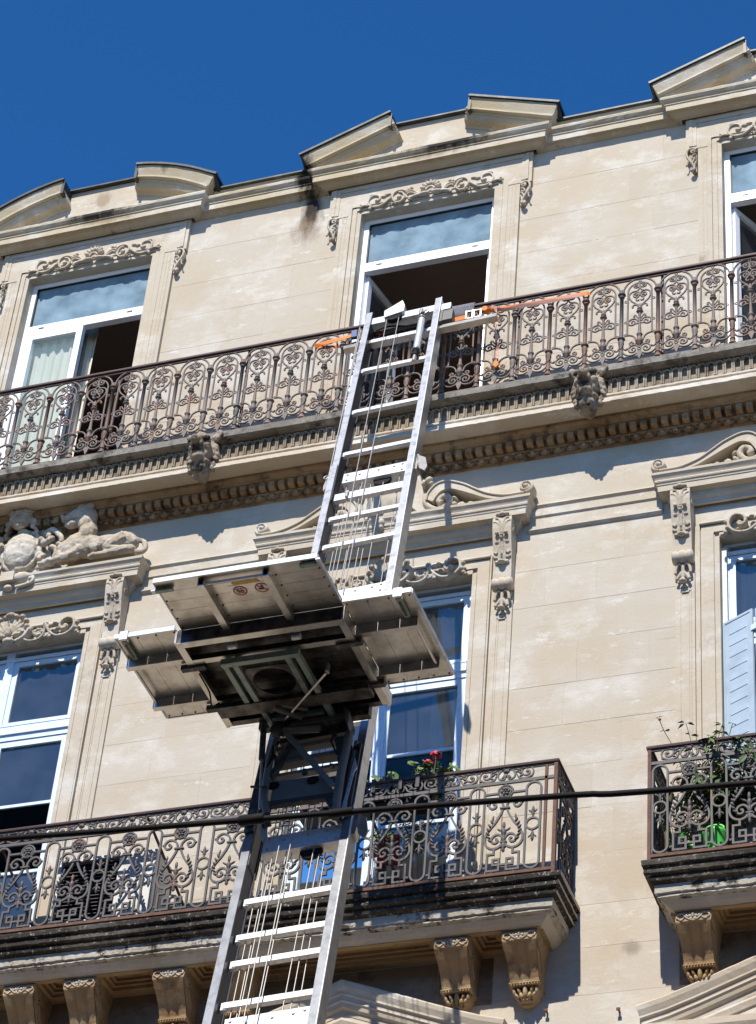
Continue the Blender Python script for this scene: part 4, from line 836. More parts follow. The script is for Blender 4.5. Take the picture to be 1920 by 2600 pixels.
random.seed(21)
PM, QM = [], []
pb = up_panel(); qb = up_post()
pm = pb.mesh('railing_panel', M['iron']); qm = qb.mesh('baluster_post', M['iron']); qr = qb.mesh('baluster_post', M['iron2']); qz = qb.mesh('baluster_post', mat('rust_streaked_iron', (.16, .085, .055), .7, .1, noise=(9, (.08, .06, .052), .45, .6)))
x = -3.905 - PU * 28; k = 0
while x < XR - .1:
    q = bpy.data.objects.new('baluster_post', random.choice([qm, qm, qr, qz] if x > -10.2 else [qz, qm])); COL.objects.link(q); q.parent = UR; q.location = (x, YU, 0)
    p_ = bpy.data.objects.new('railing_panel', pm); COL.objects.link(p_); p_.parent = UR; p_.location = (x + PU / 2, YU, 0); p_.rotation_euler = (0, radians(random.uniform(-.5, .5)), 0) if False else (0, 0, radians(random.uniform(-.6, .6)))
    if k % 4 == 0:
        s_ = MB(); s_.box(x - .012 + .03, x + .012 + .03, YU + .03, YU + .05, 17.045, 18.07); s_.obj('iron_stay', M['rail'], UR)
    x += PU; k += 1

def low_panel(top=True):
    """lyre with fleuron, key pattern and rosette; centre 0"""
    Z = 12.172; m = MB()
    def St(pts, w=.017, d=.018, cl=False, y=0): m.strip([(p[0], p[1] + Z) for p in pts], w, d, y, cl)
    for s_ in (-1, 1):
        F = lambda pts: [(s_ * p[0], p[1]) for p in pts]
        St(F(cr([(.014, .288), (.020, .335), (.048, .368), (.088, .378), (.120, .355), (.126, .322), (.105, .298), (.080, .302), (.070, .322), (.082, .338), (.097, .332)], 4)), .015)
        St(F(cr([(.016, .288), (.030, .245), (.070, .170), (.118, .105), (.145, .045), (.142, -.010), (.115, -.048), (.072, -.062), (.035, -.050), (.012, -.022), (.004, .005)], 4)), .016)
        St(F(cr([(.006, .005), (.012, .035), (.040, .060), (.072, .055), (.094, .028), (.088, -.004), (.062, -.012), (.046, .004), (.052, .022), (.066, .020)], 4)), .015)
        St(F([(.073, -.058), (.073, -.108), (.122, -.108), (.123, -.254), (.030, -.254), (.030, -.157), (.076, -.157), (.076, -.206), (0, -.206)]), .016)
        St(F([(.060, .43), (.155, .43)]), .016); St(F([(.122, -.225), (.150, -.225)]), .016); m.blob((s_ * .136, 0, Z - .226), (.012, .012, .012)); m.blob((s_ * .135, 0, Z + .335), (.012, .012, .012)); m.blob((s_ * .04, 0, Z + .385), (.012, .012, .012))
        for i in range(6):
            t = i / 5; x_, z_ = .100 + .028 * math.sin(pi * t * .9), .175 - .165 * t
            m.blob((s_ * (x_ - .004), -.006, Z + z_), (.024, .014, .0095), s_ * (1.15 - .5 * t), 7, 5)
        m.blob((s_ * .088, -.004, Z + .205), (.008, .010, .030), s_ * .1, 7, 5); m.blob((s_ * .033, -.004, Z + .098), (.025, .010, .009), s_ * .6, 7, 5); m.blob((s_ * .012, -.006, Z - .052), (.014, .014, .013))
        m.blob((s_ * .085, 0, Z - .268), (.010, .010, .006), 0, 6, 4)
    m.blob((0, -.006, Z + .135), (.013, .012, .034), 0, 8, 6); m.lathe([(.11, .010), (.085, .022), (.06, .016), (.045, .010), (.03, .014), (.0, .016), (-.01, .010), (-.03, .016), (-.05, .020), (-.07, .012), (-.085, .014), (-.10, .004)], 0, -.003, Z, 8); m.blob((0, -.006, Z - .080), (.011, .011, .013)); m.box(-.026, .026, -.014, .012, Z - .014, Z - .004)
    m.box(-.038, .038, -.016, .014, Z + .286, Z + .298)
    m.tube([(.0555 * cos(a), 0, Z + .441 + .0555 * sin(a)) for a in [2 * pi * i / 20 for i in range(20)]], .010, 6, closed=True); m.blob((0, 0, Z + .506), (.010, .010, .012))
    m.lathe([(-.008, .044), (.008, .044)], 0, 0, Z + .441, 16, 'y')
    for i in range(6): a = 2 * pi * i / 6; m.blob((.024 * cos(a), -.010, Z + .441 + .024 * sin(a)), (.018, .010, .009), a + .8, 7, 5)
    m.blob((0, -.014, Z + .441), (.009, .010, .009), 0, 6, 4); return m
def low_slot():
    Z = 12.172; m = MB(); hw, t_, b_ = .0565, .50 - .0565, -.262 + .0565
    pts = arc(0, t_, hw, 0, 180, 10) + arc(0, b_, hw, 180, 360, 10); m.strip([(p[0], p[1] + Z) for p in pts], .0155, .018, 0, True)
    m.strip([(p[0], p[1] + Z) for p in arc(0, .127, .0505, 0, 360, 20)[:-1]], .014, .018, 0, True); m.blob((0, 0, Z + .510), (.010, .010, .010)); m.blob((0, 0, Z - .270), (.010, .010, .007))
    for s_, z0 in ((1, .178), (-1, .075)):
        L_ = [(0, .008), (.006, .012), (.012, .007), (.025, .010), (.04, .014), (.052, .010), (.06, .012), (.078, .013), (.095, .008), (.108, .001)]
        m.lathe([(s_ * a, r) for a, r in (L_ if s_ > 0 else L_)], 0, 0, Z + z0, 7)
        for q in (-1, 1): m.blob((q * .020, -.003, Z + z0 + s_ * .058), (.008, .008, .020), -q * s_ * .75, 6, 5)
    return m
def frieze_part():
    Z = 12.172; m = MB()
    def St(pts, w=.012, k=4): m.strip([(p[0], p[1] + Z) for p in cr(pts, k)], w, .014)
    for s_ in (-1, 1):
        St([(s_ * a, b) for a, b in [(.030, .640), (.060, .622), (.080, .590), (.095, .560), (.125, .547), (.165, .548), (.205, .572), (.210, .610), (.188, .642), (.150, .646), (.122, .622), (.124, .590), (.150, .572), (.178, .582), (.180, .606), (.160, .612), (.156, .598)]])
        St([(s_ * a, b) for a, b in [(.048, .630), (.066, .600), (.060, .565), (.030, .552), (.012, .562), (.014, .582), (.028, .584)]], .011)
        for (x, z, a, b, r) in ((.095, .628, .030, .010, -.5), (.105, .600, .026, .010, -.9), (.118, .570, .022, .009, .5), (.085, .610, .018, .010, .3), (.028, .566, .012, .012, 0), (.20, .555, .016, .008, .6), (.135, .635, .02, .008, .5)): m.blob((s_ * x, -.004, Z + z), (a, .010, b), s_ * r, 6, 4)
        m.blob((s_ * .168, -.002, Z + .600), (.011, .011, .011), 0, 6, 4)
    m.blob((0, -.006, Z + .622), (.028, .014, .024), 0, 8, 5); m.blob((0, -.014, Z + .620), (.012, .010, .014), 0, 6, 4)
    for s_ in (-1, 1): m.blob((s_ * .020, -.006, Z + .644), (.020, .010, .008), -s_ * .3, 6, 4)
    m.blob((0, -.004, Z + .585), (.010, .010, .022)); return m
PL = .4415; YL = -.500
lp = low_panel().mesh('lyre_panel', M['iron2']); lsm = low_slot().mesh('oval_baluster', M['iron2']); lf = frieze_part().mesh('frieze_scroll', M['iron2'])
def put(me, name, parent, loc, rz=0, sx=1.0):
    o = bpy.data.objects.new(name, me); COL.objects.link(o); o.parent = parent; o.location = loc; o.rotation_euler = (0, 0, rz); o.scale = (sx, 1, 1); return o
def railing(path, first_lyre, n, sgn, ends):
    r = MB().sweep(path, [(-.022, 12.826), (.022, 12.826), (.024, 12.838), (.016, 12.852), (-.016, 12.852), (-.024, 12.838)]).obj('lower_railing', M['rail'], B)
    MB().sweep(path, [(-.009, 12.684), (.009, 12.684), (.009, 12.710), (-.009, 12.710)]).obj('frieze_bar', M['iron2'], r); MB().sweep(path, [(-.013, 11.872), (.013, 11.872), (.013, 11.897), (-.013, 11.897)]).obj('foot_bar', M['rust'], r); MB().sweep(path, [(-.008, 12.806), (.008, 12.806), (.008, 12.8255), (-.008, 12.8255)]).obj('rail_bar', M['iron2'], r)
    for i in range(n):
        x = first_lyre - sgn * PL * i; put(lp, 'lyre_panel', r, (x, YL, 0)); put(lf, 'frieze_scroll', r, (x, YL, 0)); put(lsm, 'oval_baluster', r, (x + sgn * PL / 2, YL, 0))
    return r
random.seed(4)
LR = railing([(XL, YL), (-4.622, YL), (-4.622, 0)], -5.0165, 19, 1, None)
m = MB(); m.box(-4.712, -4.690, YL - .009, YL + .009, 11.90, 12.825); m.box(-4.640, -4.612, YL - .014, YL + .014, 11.845, 12.825); m.obj('corner_post', M['rust'], LR)
m = MB(); m.box(-4.632, -4.612, -.03, -.008, 11.80, 12.825); m.obj('wall_post', M['rail'], LR)
RR = railing([(-3.905, 0), (-3.905, YL), (XR, YL)], -3.604, 11, -1, None)
m = MB(); m.box(-3.918, -3.892, YL - .014, YL + .014, 11.845, 12.825); m.box(-3.915, -3.895, -.03, -.008, 11.80, 12.825); m.obj('corner_post', M['rust'], RR)
for r_, x in ((LR, -4.622), (RR, -3.905)):
    put(lp, 'lyre_panel', r_, (x, -.215, 0), pi / 2, .92); put(lf, 'frieze_scroll', r_, (x, -.25, 0), pi / 2, 1.05); put(lsm, 'oval_baluster', r_, (x, -.425, 0), pi / 2, .9); put(lsm, 'oval_baluster', r_, (x, -.03, 0), pi / 2, .5)
for x in (-7.98, -6.2, -9.3):
    m = MB(); m.obox((x, YL + .012, 12.80), (x + .26, -.01, 12.10), .012, .02); m.obj('stay_bar', M['rail'], LR)
# ================================================================== furniture lift: inclined ladder
T0 = Vector((-5.87, -.45, 18.06)); DV = Vector((.08, -.324, -.943)).normalized(); NV = Vector((0, -.946, .325)); NV = (NV - DV * NV.dot(DV)).normalized(); UV = DV.cross(NV); UV = UV if UV.x > 0 else -UV
def Lw(u, d, w=0.0): return T0 + UV * u + DV * d + NV * w
FOOT = Lw(-.36, 19.15, 0)
LD = empty('lift_ladder', FOOT, 'long inclined aluminium ladder of a furniture lift leaning on the upper balcony railing', 'ladder')
def lo(mb, name, mt, par=None, base=FOOT):
    par = par or LD
    return local(mb, base).obj(name, mt, par)
def lbox(m, u0, u1, d0, d1, w0, w1):
    v = [Lw(u, d, w_) for d in (d0, d1) for w_ in (w0, w1) for u in (u0, u1)]
    return m.add(v, [(0, 2, 3, 1), (4, 5, 7, 6), (0, 1, 5, 4), (2, 6, 7, 3), (0, 4, 6, 2), (1, 3, 7, 5)])
secs = [(-.13, 3.3, 0.0, 0.0), (2.74, 8.0, .004, .014), (7.56, 13.4, .008, .028), (13.0, 19.1, .012, .042)]
for (d0, d1, g_, w_) in secs:
    for s_ in (0, 1):
        m = MB(); a = (-.716 - g_, -.660 - g_) if s_ == 0 else (-.062 + g_, -.006 + g_)
        # hollow box rail: front plate, web, rear plate with a groove on the inner side
        lbox(m, a[0], a[1], d0, d1, -.014 + w_, w_); lbox(m, a[0] if s_ == 0 else a[1] - .012, a[0] + .012 if s_ == 0 else a[1], d0 + .001, d1 - .001, -.118 + w_, -.0141 + w_)
        lbox(m, a[0] + .0001, a[1] - .0001, d0, d1, -.132 + w_, -.1181 + w_)
        lbox(m, min(a) + .004, max(a) - .004, d0 - .0, d0 + .012, -.118 + w_, -.015 + w_)
        # weld beads / wear along the outer edge
        rl_ = lo(m, 'side_rail', M['alu'] if d0 < 5 else M['alu2'])
        if s_ == 0: m = MB(); lbox(m, a[1] + .0002, a[1] + .003, d0, d1, -.130 + w_, -.002 + w_); lbox(m, a[1] + .003, a[1] + .014, d0, d1, -.132 + w_, -.126 + w_); lo(m, 'channel_shade', M['chan_shade'], rl_)  # left rail: dark sheet over the open channel stands in for its shade
        else: m = MB(); e = a[1] + .0015; lbox(m, e - .003, e + .003, d0, d1, -.008 + w_, .004 + w_); lo(m, 'edge_strip', M['alub'], rl_)
def rung(d, w_=-.02, h=.052, t=.034, mt='alub'):
    m = MB(); lbox(m, -.64, -.07, d - h / 2, d + h / 2, w_ - t, w_)
    lbox(m, -.655, -.62, d - h / 2 - .006, d + h / 2 + .006, w_ - t - .002, w_ - .006); return lo(m, 'rung', M[mt])
for d in (1.00, 1.77, 2.51, 3.57, 4.00, 4.40, 5.1, 5.6, 6.1, 6.5, 7.05, 8.34, 8.69, 8.94, 9.32, 10.1, 10.6, 11.1, 11.6, 12.1, 12.6, 13.4, 14, 14.6, 15.2, 15.8, 16.4, 17, 17.6, 18.2, 18.8): 
    if d in (4.40,): continue
    rung(d)
m = MB(); lbox(m, -.64, -.07, 3.20, 3.30, -.05, -.012); lo(m, 'rung', M['alub'])
for (d0, d1) in ((2.88, 3.03), (4.72, 4.86), (7.70, 7.87), (9.46, 9.66), (13.2, 13.36)):      # cross plates with bolts
    m = MB(); lbox(m, -.60, -.07, d0, d1, -.026, -.012); lbox(m, -.60, -.07, d1 - .012, d1, -.10, -.0261); q = lo(m, 'cross_plate', M['alub'])
    for (u, dd) in ((-.565, .03), (-.565, d1 - d0 - .035), (-.46, .06), (-.30, .05), (-.17, .045), (-.10, .03), (-.10, d1 - d0 - .03)):
        c_ = Lw(u, d0 + dd, -.009); b = MB(); b.tube([c_ - NV * .004, c_ + NV * .005], .010, 7); lo(b, 'bolt', M['wire'], q)
    m = MB(); c_ = Lw(-.27, d1 + .012, -.055); m.tube([c_ - NV * .012, c_ + NV * .012], .075, 22, smooth=False); lo(m, 'cable_sheave', M['blackrub'], q)
# head: roller bar, pulley housing, spreader tube and sliding end
m = MB(); lbox(m, -.655, -.06, -.035, .085, -.10, -.02); lo(m, 'head_bar', M['alub'])
m = MB(); lbox(m, -.64, -.07, .335, .395, -.12, -.055); q = lo(m, 'rest_bar', M['alub']); [lo(lbox(MB(), a_, b_, .337, .393, -.118, -.057), 'bar_extension', M['aluw'], q) for a_, b_ in ((-.90, -.641), (-.069, .52))]
m = MB(); lbox(m, -.05, .085, -.02, .005, -.11, -.02); lbox(m, -.05, .085, .075, .10, -.11, -.02); lbox(m, -.05, .085, .005, .075, -.11, -.095); lbox(m, -.05, .085, .005, .075, -.035, -.02); lo(m, 'spreader_tube', M['alub'])
m = MB(); lbox(m, .0, .11, .10, .30, -.10, -.03); lbox(m, -.05, .02, .10, .33, -.12, -.02); lo(m, 'head_plate', M['gsteel'])
v = [(-.535, -.055), (-.375, -.205), (-.345, -.09), (-.345, .03), (-.525, .08)]
m = MB(); a = [Lw(u, d, .02) for u, d in v]; b = [Lw(u, d, -.05) for u, d in v]; m.add(a + b, [(0, 1, 2, 3, 4), (9, 8, 7, 6, 5)] + [(i, (i + 1) % 5, (i + 1) % 5 + 5, i + 5) for i in range(5)]); q = lo(m, 'pulley_housing', M['alub'])
m = MB(); c_ = Lw(-.44, .055, -.015); m.tube([c_ - NV * .02, c_ + NV * .02], .075, 20, smooth=False); lo(m, 'cable_sheave', M['blackrub'], q)
m = MB(); m.tube(cr([Lw(-.60, .20, -.04), Lw(-.52, .12, -.06), Lw(-.42, .13, -.07), Lw(-.30, .20, -.06), Lw(-.22, .22, -.05)], 4), .008, 6); lo(m, 'control_wire', M['blackrub'])
m = MB(); m.tube([Lw(-.150, .30, .02), Lw(-.150, .89, .02)], .032, 10); q = lo(m, 'damper_cylinder', M['alub'])
m = MB(); m.tube([Lw(-.150, .19, .02), Lw(-.150, .32, .02)], .026, 9); m.tube([Lw(-.152, .88, .02), Lw(-.155, 1.02, .02)], .026, 9); lo(m, 'damper_sleeve', M['blackrub'], q)
m = MB()
for dd in (.30, .93): m.tube([Lw(-.15 + .04 * cos(a_), dd, .02 + .04 * sin(a_)) for a_ in [2 * pi * i / 12 for i in range(12)]], .007, 5, closed=True)
m.tube([Lw(-.12, .13, .03), Lw(-.10, .18, .03), Lw(-.13, .22, .03), Lw(-.15, .17, .03), Lw(-.12, .13, .03)], .008, 6); m.tube([Lw(-.155, 1.02, .02), Lw(-.158, 1.12, .02)], .018, 8); m.tube([Lw(-.17, .10, .02), Lw(-.17, .20, .02)], .02, 8); lo(m, 'hose_clamp', M['wire'], q)
v = [(-.01, 2.76), (.075, 2.84), (.10, 2.99), (.085, 3.06), (.035, 3.0)]
for (uo, do, sg) in ((0, 0, 1), (-.0, 4.80, 1)):
    m = MB(); a = [Lw(u + uo + .004, d + do, -.03) for u, d in v]; b = [Lw(u + uo + .004, d + do, -.045) for u, d in v]; m.add(a + b, [(0, 1, 2, 3, 4), (9, 8, 7, 6, 5)] + [(i, (i + 1) % 5, (i + 1) % 5 + 5, i + 5) for i in range(5)]); lbox(m, .0, .02, 2.76 + do, 3.0 + do, -.10, -.03); lo(m, 'end_bracket', M['aluw'])
    m = MB(); a = [Lw(-.72 - u * .5, d + do, -.03) for u, d in v]; b = [Lw(-.72 - u * .5, d + do, -.045) for u, d in v]; m.add(a + b, [(4, 3, 2, 1, 0), (5, 6, 7, 8, 9)] + [(i, (i + 1) % 5, (i + 1) % 5 + 5, i + 5) for i in range(5)]); lo(m, 'end_bracket', M['aluw'])
cab = [(-.502, .09, -.478, 4.8, .0), (-.389, .04, -.389, 4.8, .0), (-.753, .12, -.735, 4.3, -.03), (-.779, .03, -.728, 4.4, -.05)]
cab += [(-.570, 2.95, -.560, 7.75, -.05), (-.530, 3.28, -.520, 7.75, -.03), (-.455, 2.95, -.470, 7.72, -.06), (-.432, 3.05, -.434, 8.0, -.03), (-.368, 3.05, -.350, 8.0, -.06), (-.253, 3.1, -.250, 8.0, -.04), (-.125, 3.02, -.122, 5.3, -.05), (-.335, 3.0, -.315, 7.8, -.07)]
cab += [(-.600, 7.9, -.566, 13.2, -.05), (-.562, 7.9, -.535, 13.2, -.06), (-.527, 7.9, -.52, 13.2, -.03), (-.465, 7.2, -.446, 13.2, .035), (-.405, 7.8, -.425, 13.2, -.05), (-.385, 7.2, -.385, 13.2, .035), (-.248, 7.9, -.262, 13.2, -.03), (-.213, 7.9, -.208, 13.2, -.05), (-.18, 7.9, -.17, 9.45, -.07)]
for (u0, d0, u1, d1, w_) in cab:
    m = MB(); m.tube([Lw(u0, d0, w_), Lw(u1, d1, w_)], .0042 if abs(u0) < .7 else .006, 5); lo(m, 'steel_cable', M['wire'])
m = MB(); c_ = Lw(-.755, 2.86, -.02); m.tube([c_ + UV * (.022 * cos(a_)) + DV * (.022 * sin(a_)) for a_ in [2 * pi * i / 10 for i in range(10)]], .005, 5, closed=True); lo(m, 'cable_eye', M['wire'])
m = MB(); lbox(m, -.545, -.515, 3.21, 3.235, -.005, .01); m.tube([Lw(-.53, 3.22, .0), Lw(-.53, 3.30, .0)], .012, 7); lo(m, 'cable_anchor', M['wire'])
m = MB(); m.box(-6.9, -4.8, FOOT.y - .9, FOOT.y + .6, 0.02, .55); lo(m, 'lift_base', M['gsteel'])

# ================================================================== the lift's load platform and its carriage
PB = Vector((-5.735, -3.2, 11.9))
PF = empty('lift_platform', PB, 'flat aluminium load platform with open side flaps on a dark steel carriage, seen from below', 'lift platform')
def po(mb, name, mt, par=None): return local(mb, PB).obj(name, mt, par or PF)
ZB = 11.975
def planks(x0, x1, y0, y1, n, along, nm, mt='aluw'):
    for k in range(n):
        m = MB()
        if along == 'x': a = y0 + (y1 - y0) * k / n; b = y0 + (y1 - y0) * (k + 1) / n; m.box(x0, x1, a + .0012, b - .0012, ZB, ZB + .022)
        else: a = x0 + (x1 - x0) * k / n; b = x0 + (x1 - x0) * (k + 1) / n; m.box(a + .0012, b - .0012, y0, y1, ZB, ZB + .022)
        po(m, nm, M[mt])
planks(-6.290, -5.165, -4.200, -3.690, 5, 'x', 'flap_plank'); planks(-6.770, -6.350, -3.700, -2.780, 3, 'y', 'flap_plank'); planks(-5.145, -4.685, -3.725, -2.815, 3, 'y', 'flap_plank'); planks(-6.33, -5.165, -3.67, -2.71, 6, 'x', 'deck_plank', 'alud')
def bar(name, mt, *bxs, par=None):
    m = MB()
    for b in bxs: m.box(*b)
    return po(m, name, M[mt], par)
bar('flap_edge', 'alub', (-6.297, -5.158, -4.214, -4.202, ZB - .006, ZB + .030)); bar('flap_edge', 'alub', (-6.782, -6.345, -3.714, -3.702, ZB - .006, ZB + .030)); bar('flap_edge', 'alub', (-5.15, -4.676, -3.742, -3.728, ZB - .006, ZB + .030))
bar('flap_edge', 'alu', (-4.684, -4.672, -3.727, -2.812, ZB - .004, ZB + .03)); bar('flap_edge', 'alu', (-6.783, -6.772, -3.701, -2.775, ZB - .004, ZB + .03)); bar('flap_edge', 'alu', (-6.771, -6.350, -2.779, -2.770, ZB - .004, ZB + .028)); bar('flap_edge', 'alu', (-5.145, -4.685, -2.814, -2.805, ZB - .004, ZB + .028))
bar('flap_edge', 'alu', (-6.300, -6.2905, -4.2, -3.69, ZB - .004, ZB + .028)); bar('flap_edge', 'alu', (-5.1645, -5.155, -4.2, -3.69, ZB - .004, ZB + .028))
# channels below the street-side flap, with the pull rod between them
for (a, b) in ((-5.995, -5.948), (-5.545, -5.498)):
    bar('flap_channel', 'aluw', (a, a + .008, -4.17, -3.56, ZB - .055, ZB - .001), (b - .008, b, -4.17, -3.56, ZB - .055, ZB - .001), (a + .008, b - .008, -4.17, -3.56, ZB - .055, ZB - .047))
m = MB(); m.tube([(-5.948, -4.15, ZB - .03), (-5.545, -4.15, ZB - .03)], .011, 9); po(m, 'pull_rod', M['alub'])
b = MB()
for (x0, x1, y0, y1, n) in ((-6.28, -6.28, -4.1, -3.72, 5), (-5.18, -5.18, -4.1, -3.72, 5), (-5.93, -5.93, -4.1, -3.66, 5), (-5.48, -5.48, -4.1, -3.66, 5), (-6.75, -6.36, -3.68, -3.68, 4), (-5.13, -4.70, -3.70, -3.70, 4), (-6.75, -6.36, -2.80, -2.80, 5), (-5.13, -4.70, -2.835, -2.835, 5)):
    for k in range(n): b.lathe([(-.004, .006), (.001, .008)], x0 + (x1 - x0) * k / (n - 1), y0 + (y1 - y0) * k / (n - 1), ZB - .001, 6)
tag(po(b, 'rivet', M['steel']), kind='stuff')
# centre frame
bar('hinge_strip', 'alud', (-5.1495, -5.1455, -3.68, -2.75, ZB + .001, ZB + .02)); bar('hinge_strip', 'alud', (-6.3495, -6.3455, -3.68, -2.75, ZB + .001, ZB + .02)); bar('deck_beam', 'alud', (-6.33, -5.165, -3.688, -3.664, ZB - .105, ZB - .001)); bar('beam_flange', 'aluw', (-6.33, -5.165, -3.69, -3.635, ZB - .111, ZB - .1055)); bar('deck_beam', 'alud', (-6.335, -5.165, -2.722, -2.70, ZB - .09, ZB - .001), (-6.33, -5.17, -2.75, -2.722, ZB - .09, ZB - .084))
bar('deck_beam', 'aluw', (-6.345, -6.325, -3.688, -2.70, ZB - .10, ZB - .0015), (-6.325, -6.295, -3.66, -2.72, ZB - .10, ZB - .094)); bar('deck_beam', 'aluw', (-5.172, -5.150, -3.688, -2.70, ZB - .10, ZB - .0015), (-5.202, -5.172, -3.66, -2.72, ZB - .10, ZB - .094))
for y in (-3.455, -2.985):
    bar('cross_beam', 'aluw', (-6.785, -6.345, y - .022, y - .014, ZB - .075, ZB - .001), (-6.785, -6.345, y - .014, y + .022, ZB - .075, ZB - .067)); bar('cross_beam', 'aluw', (-5.150, -4.715, y - .022, y - .014, ZB - .075, ZB - .001), (-5.150, -4.715, y - .014, y + .022, ZB - .075, ZB - .067))
    bar('cross_beam', 'alud', (-6.324, -5.173, y - .02, y + .02, ZB - .093, ZB - .05)); bar('beam_flange', 'aluw', (-6.324, -5.173, y - .024, y + .024, ZB - .098, ZB - .0935))
    bar('slide_latch', 'steel', (-6.40, -6.225, y + .028, y + .070, ZB - .118, ZB - .080)); bar('slide_latch', 'steel', (-5.29, -5.11, y + .010, y + .052, ZB - .118, ZB - .080))
    for x in (-6.345, -5.150): m = MB(); m.tube([(x, y + .03, ZB - .09), (x, y + .03, ZB - .02)], .012, 8); po(m, 'hinge_pin', M['alub'])
for (x, y) in ((-5.97, -3.57), (-5.52, -3.57)): m = MB(); m.tube([(x - .03, y, ZB - .10), (x + .03, y, ZB - .10)], .022, 9); po(m, 'hinge_pin', M['alub'])
for x in (-6.752, -4.735): m = MB(); m.tube([(x, -3.42, ZB - .045), (x, -3.02, ZB - .045)], .010, 8); po(m, 'stay_rod', M['aluw'])
for (x, y) in ((-6.71, -3.70), (-4.77, -3.72)):
    q = bar('toggle_latch', 'green', (x - .018, x + .018, y, y + .20, ZB - .036, ZB - .012)); bar('latch_groove', 'steel', (x - .008, x + .008, y + .03, y + .18, ZB - .039, ZB - .0365), par=q); bar('latch_clip', 'alub', (x - .03, x + .03, y - .025, y + .015, ZB - .03, ZB + .04), par=q)
for (x, y, s_) in ((-6.30, -4.155, 1), (-5.165, -4.215, -1)):
    q = bar('toggle_latch', 'green', (x, x + .12 * s_, y, y + .03, ZB - .03, ZB - .008)) if s_ > 0 else bar('toggle_latch', 'green', (x - .12, x, y + .03, y + .06, ZB - .03, ZB - .008)); bar('latch_clip', 'alub', (min(x, x - .03 * s_), max(x, x - .03 * s_), y, y + .03, ZB - .024, ZB - .012), par=q)
# stickers on the underside of the flap
def disc(cx, cy, r, z, n=28, r2=0):
    m = MB()
    if r2: v = [(cx + q * cos(2 * pi * i / n), cy + q * sin(2 * pi * i / n), z) for q in (r, r2) for i in range(n)]; m.add(v, [(i, (i + 1) % n, (i + 1) % n + n, i + n) for i in range(n)])
    else: m.add([(cx + r * cos(2 * pi * i / n), cy + r * sin(2 * pi * i / n), z) for i in range(n)], [tuple(range(n))])
    return m
bar('sticker_backing', 'aluw', (-5.83, -5.565, -4.06, -3.945, ZB - .0022, ZB - .0008))
for k, cx in enumerate((-5.763, -5.612)):
    q = po(disc(cx, -4.0, .043, ZB - .0034), 'prohibition_sign', M['white']); po(disc(cx, -4.0, .048, ZB - .0042, 28, .038), 'sign_ring', M['signred'], q)
    m = MB(); z = ZB - .0046
    def rect(a, b, w_, m=m, z=z):
        a = Vector(a); b = Vector(b); n_ = (b - a).normalized(); n_ = Vector((-n_.y, n_.x)) * w_ / 2; m.add([(*(a + n_), z), (*(b + n_), z), (*(b - n_), z), (*(a - n_), z)], [(0, 1, 2, 3)])
    if k == 0:
        for (a, b, w_) in (((-.008, -.014), (-.008, .010), .012), ((.010, -.012), (.010, .012), .012), ((-.012, .010), (-.014, .027), .006), ((-.004, .010), (-.003, .027), .006), ((.007, .012), (.006, .027), .006), ((.014, .012), (.016, .026), .006), ((-.018, -.010), (-.020, .008), .005), ((.019, -.008), (.022, .008), .005), ((-.023, -.024), (-.023, .026), .003), ((.024, -.024), (.024, .026), .003), ((-.023, -.024), (.024, -.024), .003)): rect((cx + a[0], -4.0 + a[1]), (cx + b[0], -4.0 + b[1]), w_)
        for x in (-.008, .010): m.add(disc(cx + x, -4.022, .0055, z, 10).v, [tuple(range(10))])
    else:
        for (a, b, w_) in (((.004, -.030), (.006, .0), .016), ((.006, -.002), (.0, .016), .018), ((.004, .012), (-.024, .010), .014), ((-.008, -.002), (-.026, .004), .006)): rect((cx + a[0], -4.0 + a[1]), (cx + b[0], -4.0 + b[1]), w_)
    po(m, 'pictogram', M['steel'], q)
    m = MB(); z = ZB - .0052; rect((cx - .029, -4.029), (cx + .029, -3.971), .008, m, z); po(m, 'sign_bar', M['signred'], q)
m = MB(); m.add([(-5.795, -4.085, ZB - .003), (-5.785, -4.062, ZB - .003), (-5.600, -4.062, ZB - .003), (-5.615, -4.085, ZB - .003), (-5.63, -4.128, ZB - .003), (-5.765, -4.128, ZB - .003)], [(0, 1, 2, 3, 4, 5)]); po(m, 'warning_label', M['yellow'])
# green turntable frame
bar('turntable_beam', 'green', (-6.09, -5.535, -3.475, -3.435, ZB - .165, ZB - .12)); 
for x in (-6.085, -6.015, -5.645, -5.572): bar('turntable_beam', 'green', (x, x + .036, -3.435, -2.66 if x in (-6.015, -5.572) else -3.02, ZB - .162, ZB - .122))
bar('turntable_beam', 'green', (-6.0, -5.6, -2.80, -2.765, ZB - .15, ZB - .12)); bar('main_beam', 'alud', (-6.30, -5.2, -3.02, -2.90, ZB - .17, ZB - .13)); bar('main_beam', 'steel', (-6.10, -5.3, -2.72, -2.66, ZB - .16, ZB - .06))
m = MB(); n = 28; sq = []
cx, cy, r, hx, hy = -5.81, -3.19, .145, .165, .17
for i in range(n):
    a_ = 2 * pi * i / n; k_ = min(hx / max(1e-6, abs(cos(a_))), hy / max(1e-6, abs(sin(a_)))); sq.append((cx + cos(a_) * k_, cy + sin(a_) * k_))
v = [(cx + r * cos(2 * pi * i / n), cy + r * sin(2 * pi * i / n), z) for z in (ZB - .14, ZB - .132) for i in range(n)] + [(x, y, z) for z in (ZB - .14, ZB - .132) for x, y in sq]
f = []
for i in range(n): j = (i + 1) % n; f += [(i, j, 2 * n + j, 2 * n + i), (n + i, 3 * n + i, 3 * n + j, n + j), (i, n + i, n + j, j), (2 * n + i, 2 * n + j, 3 * n + j, 3 * n + i)]
m.add(v, f); po(m, 'pivot_plate', M['alud'])
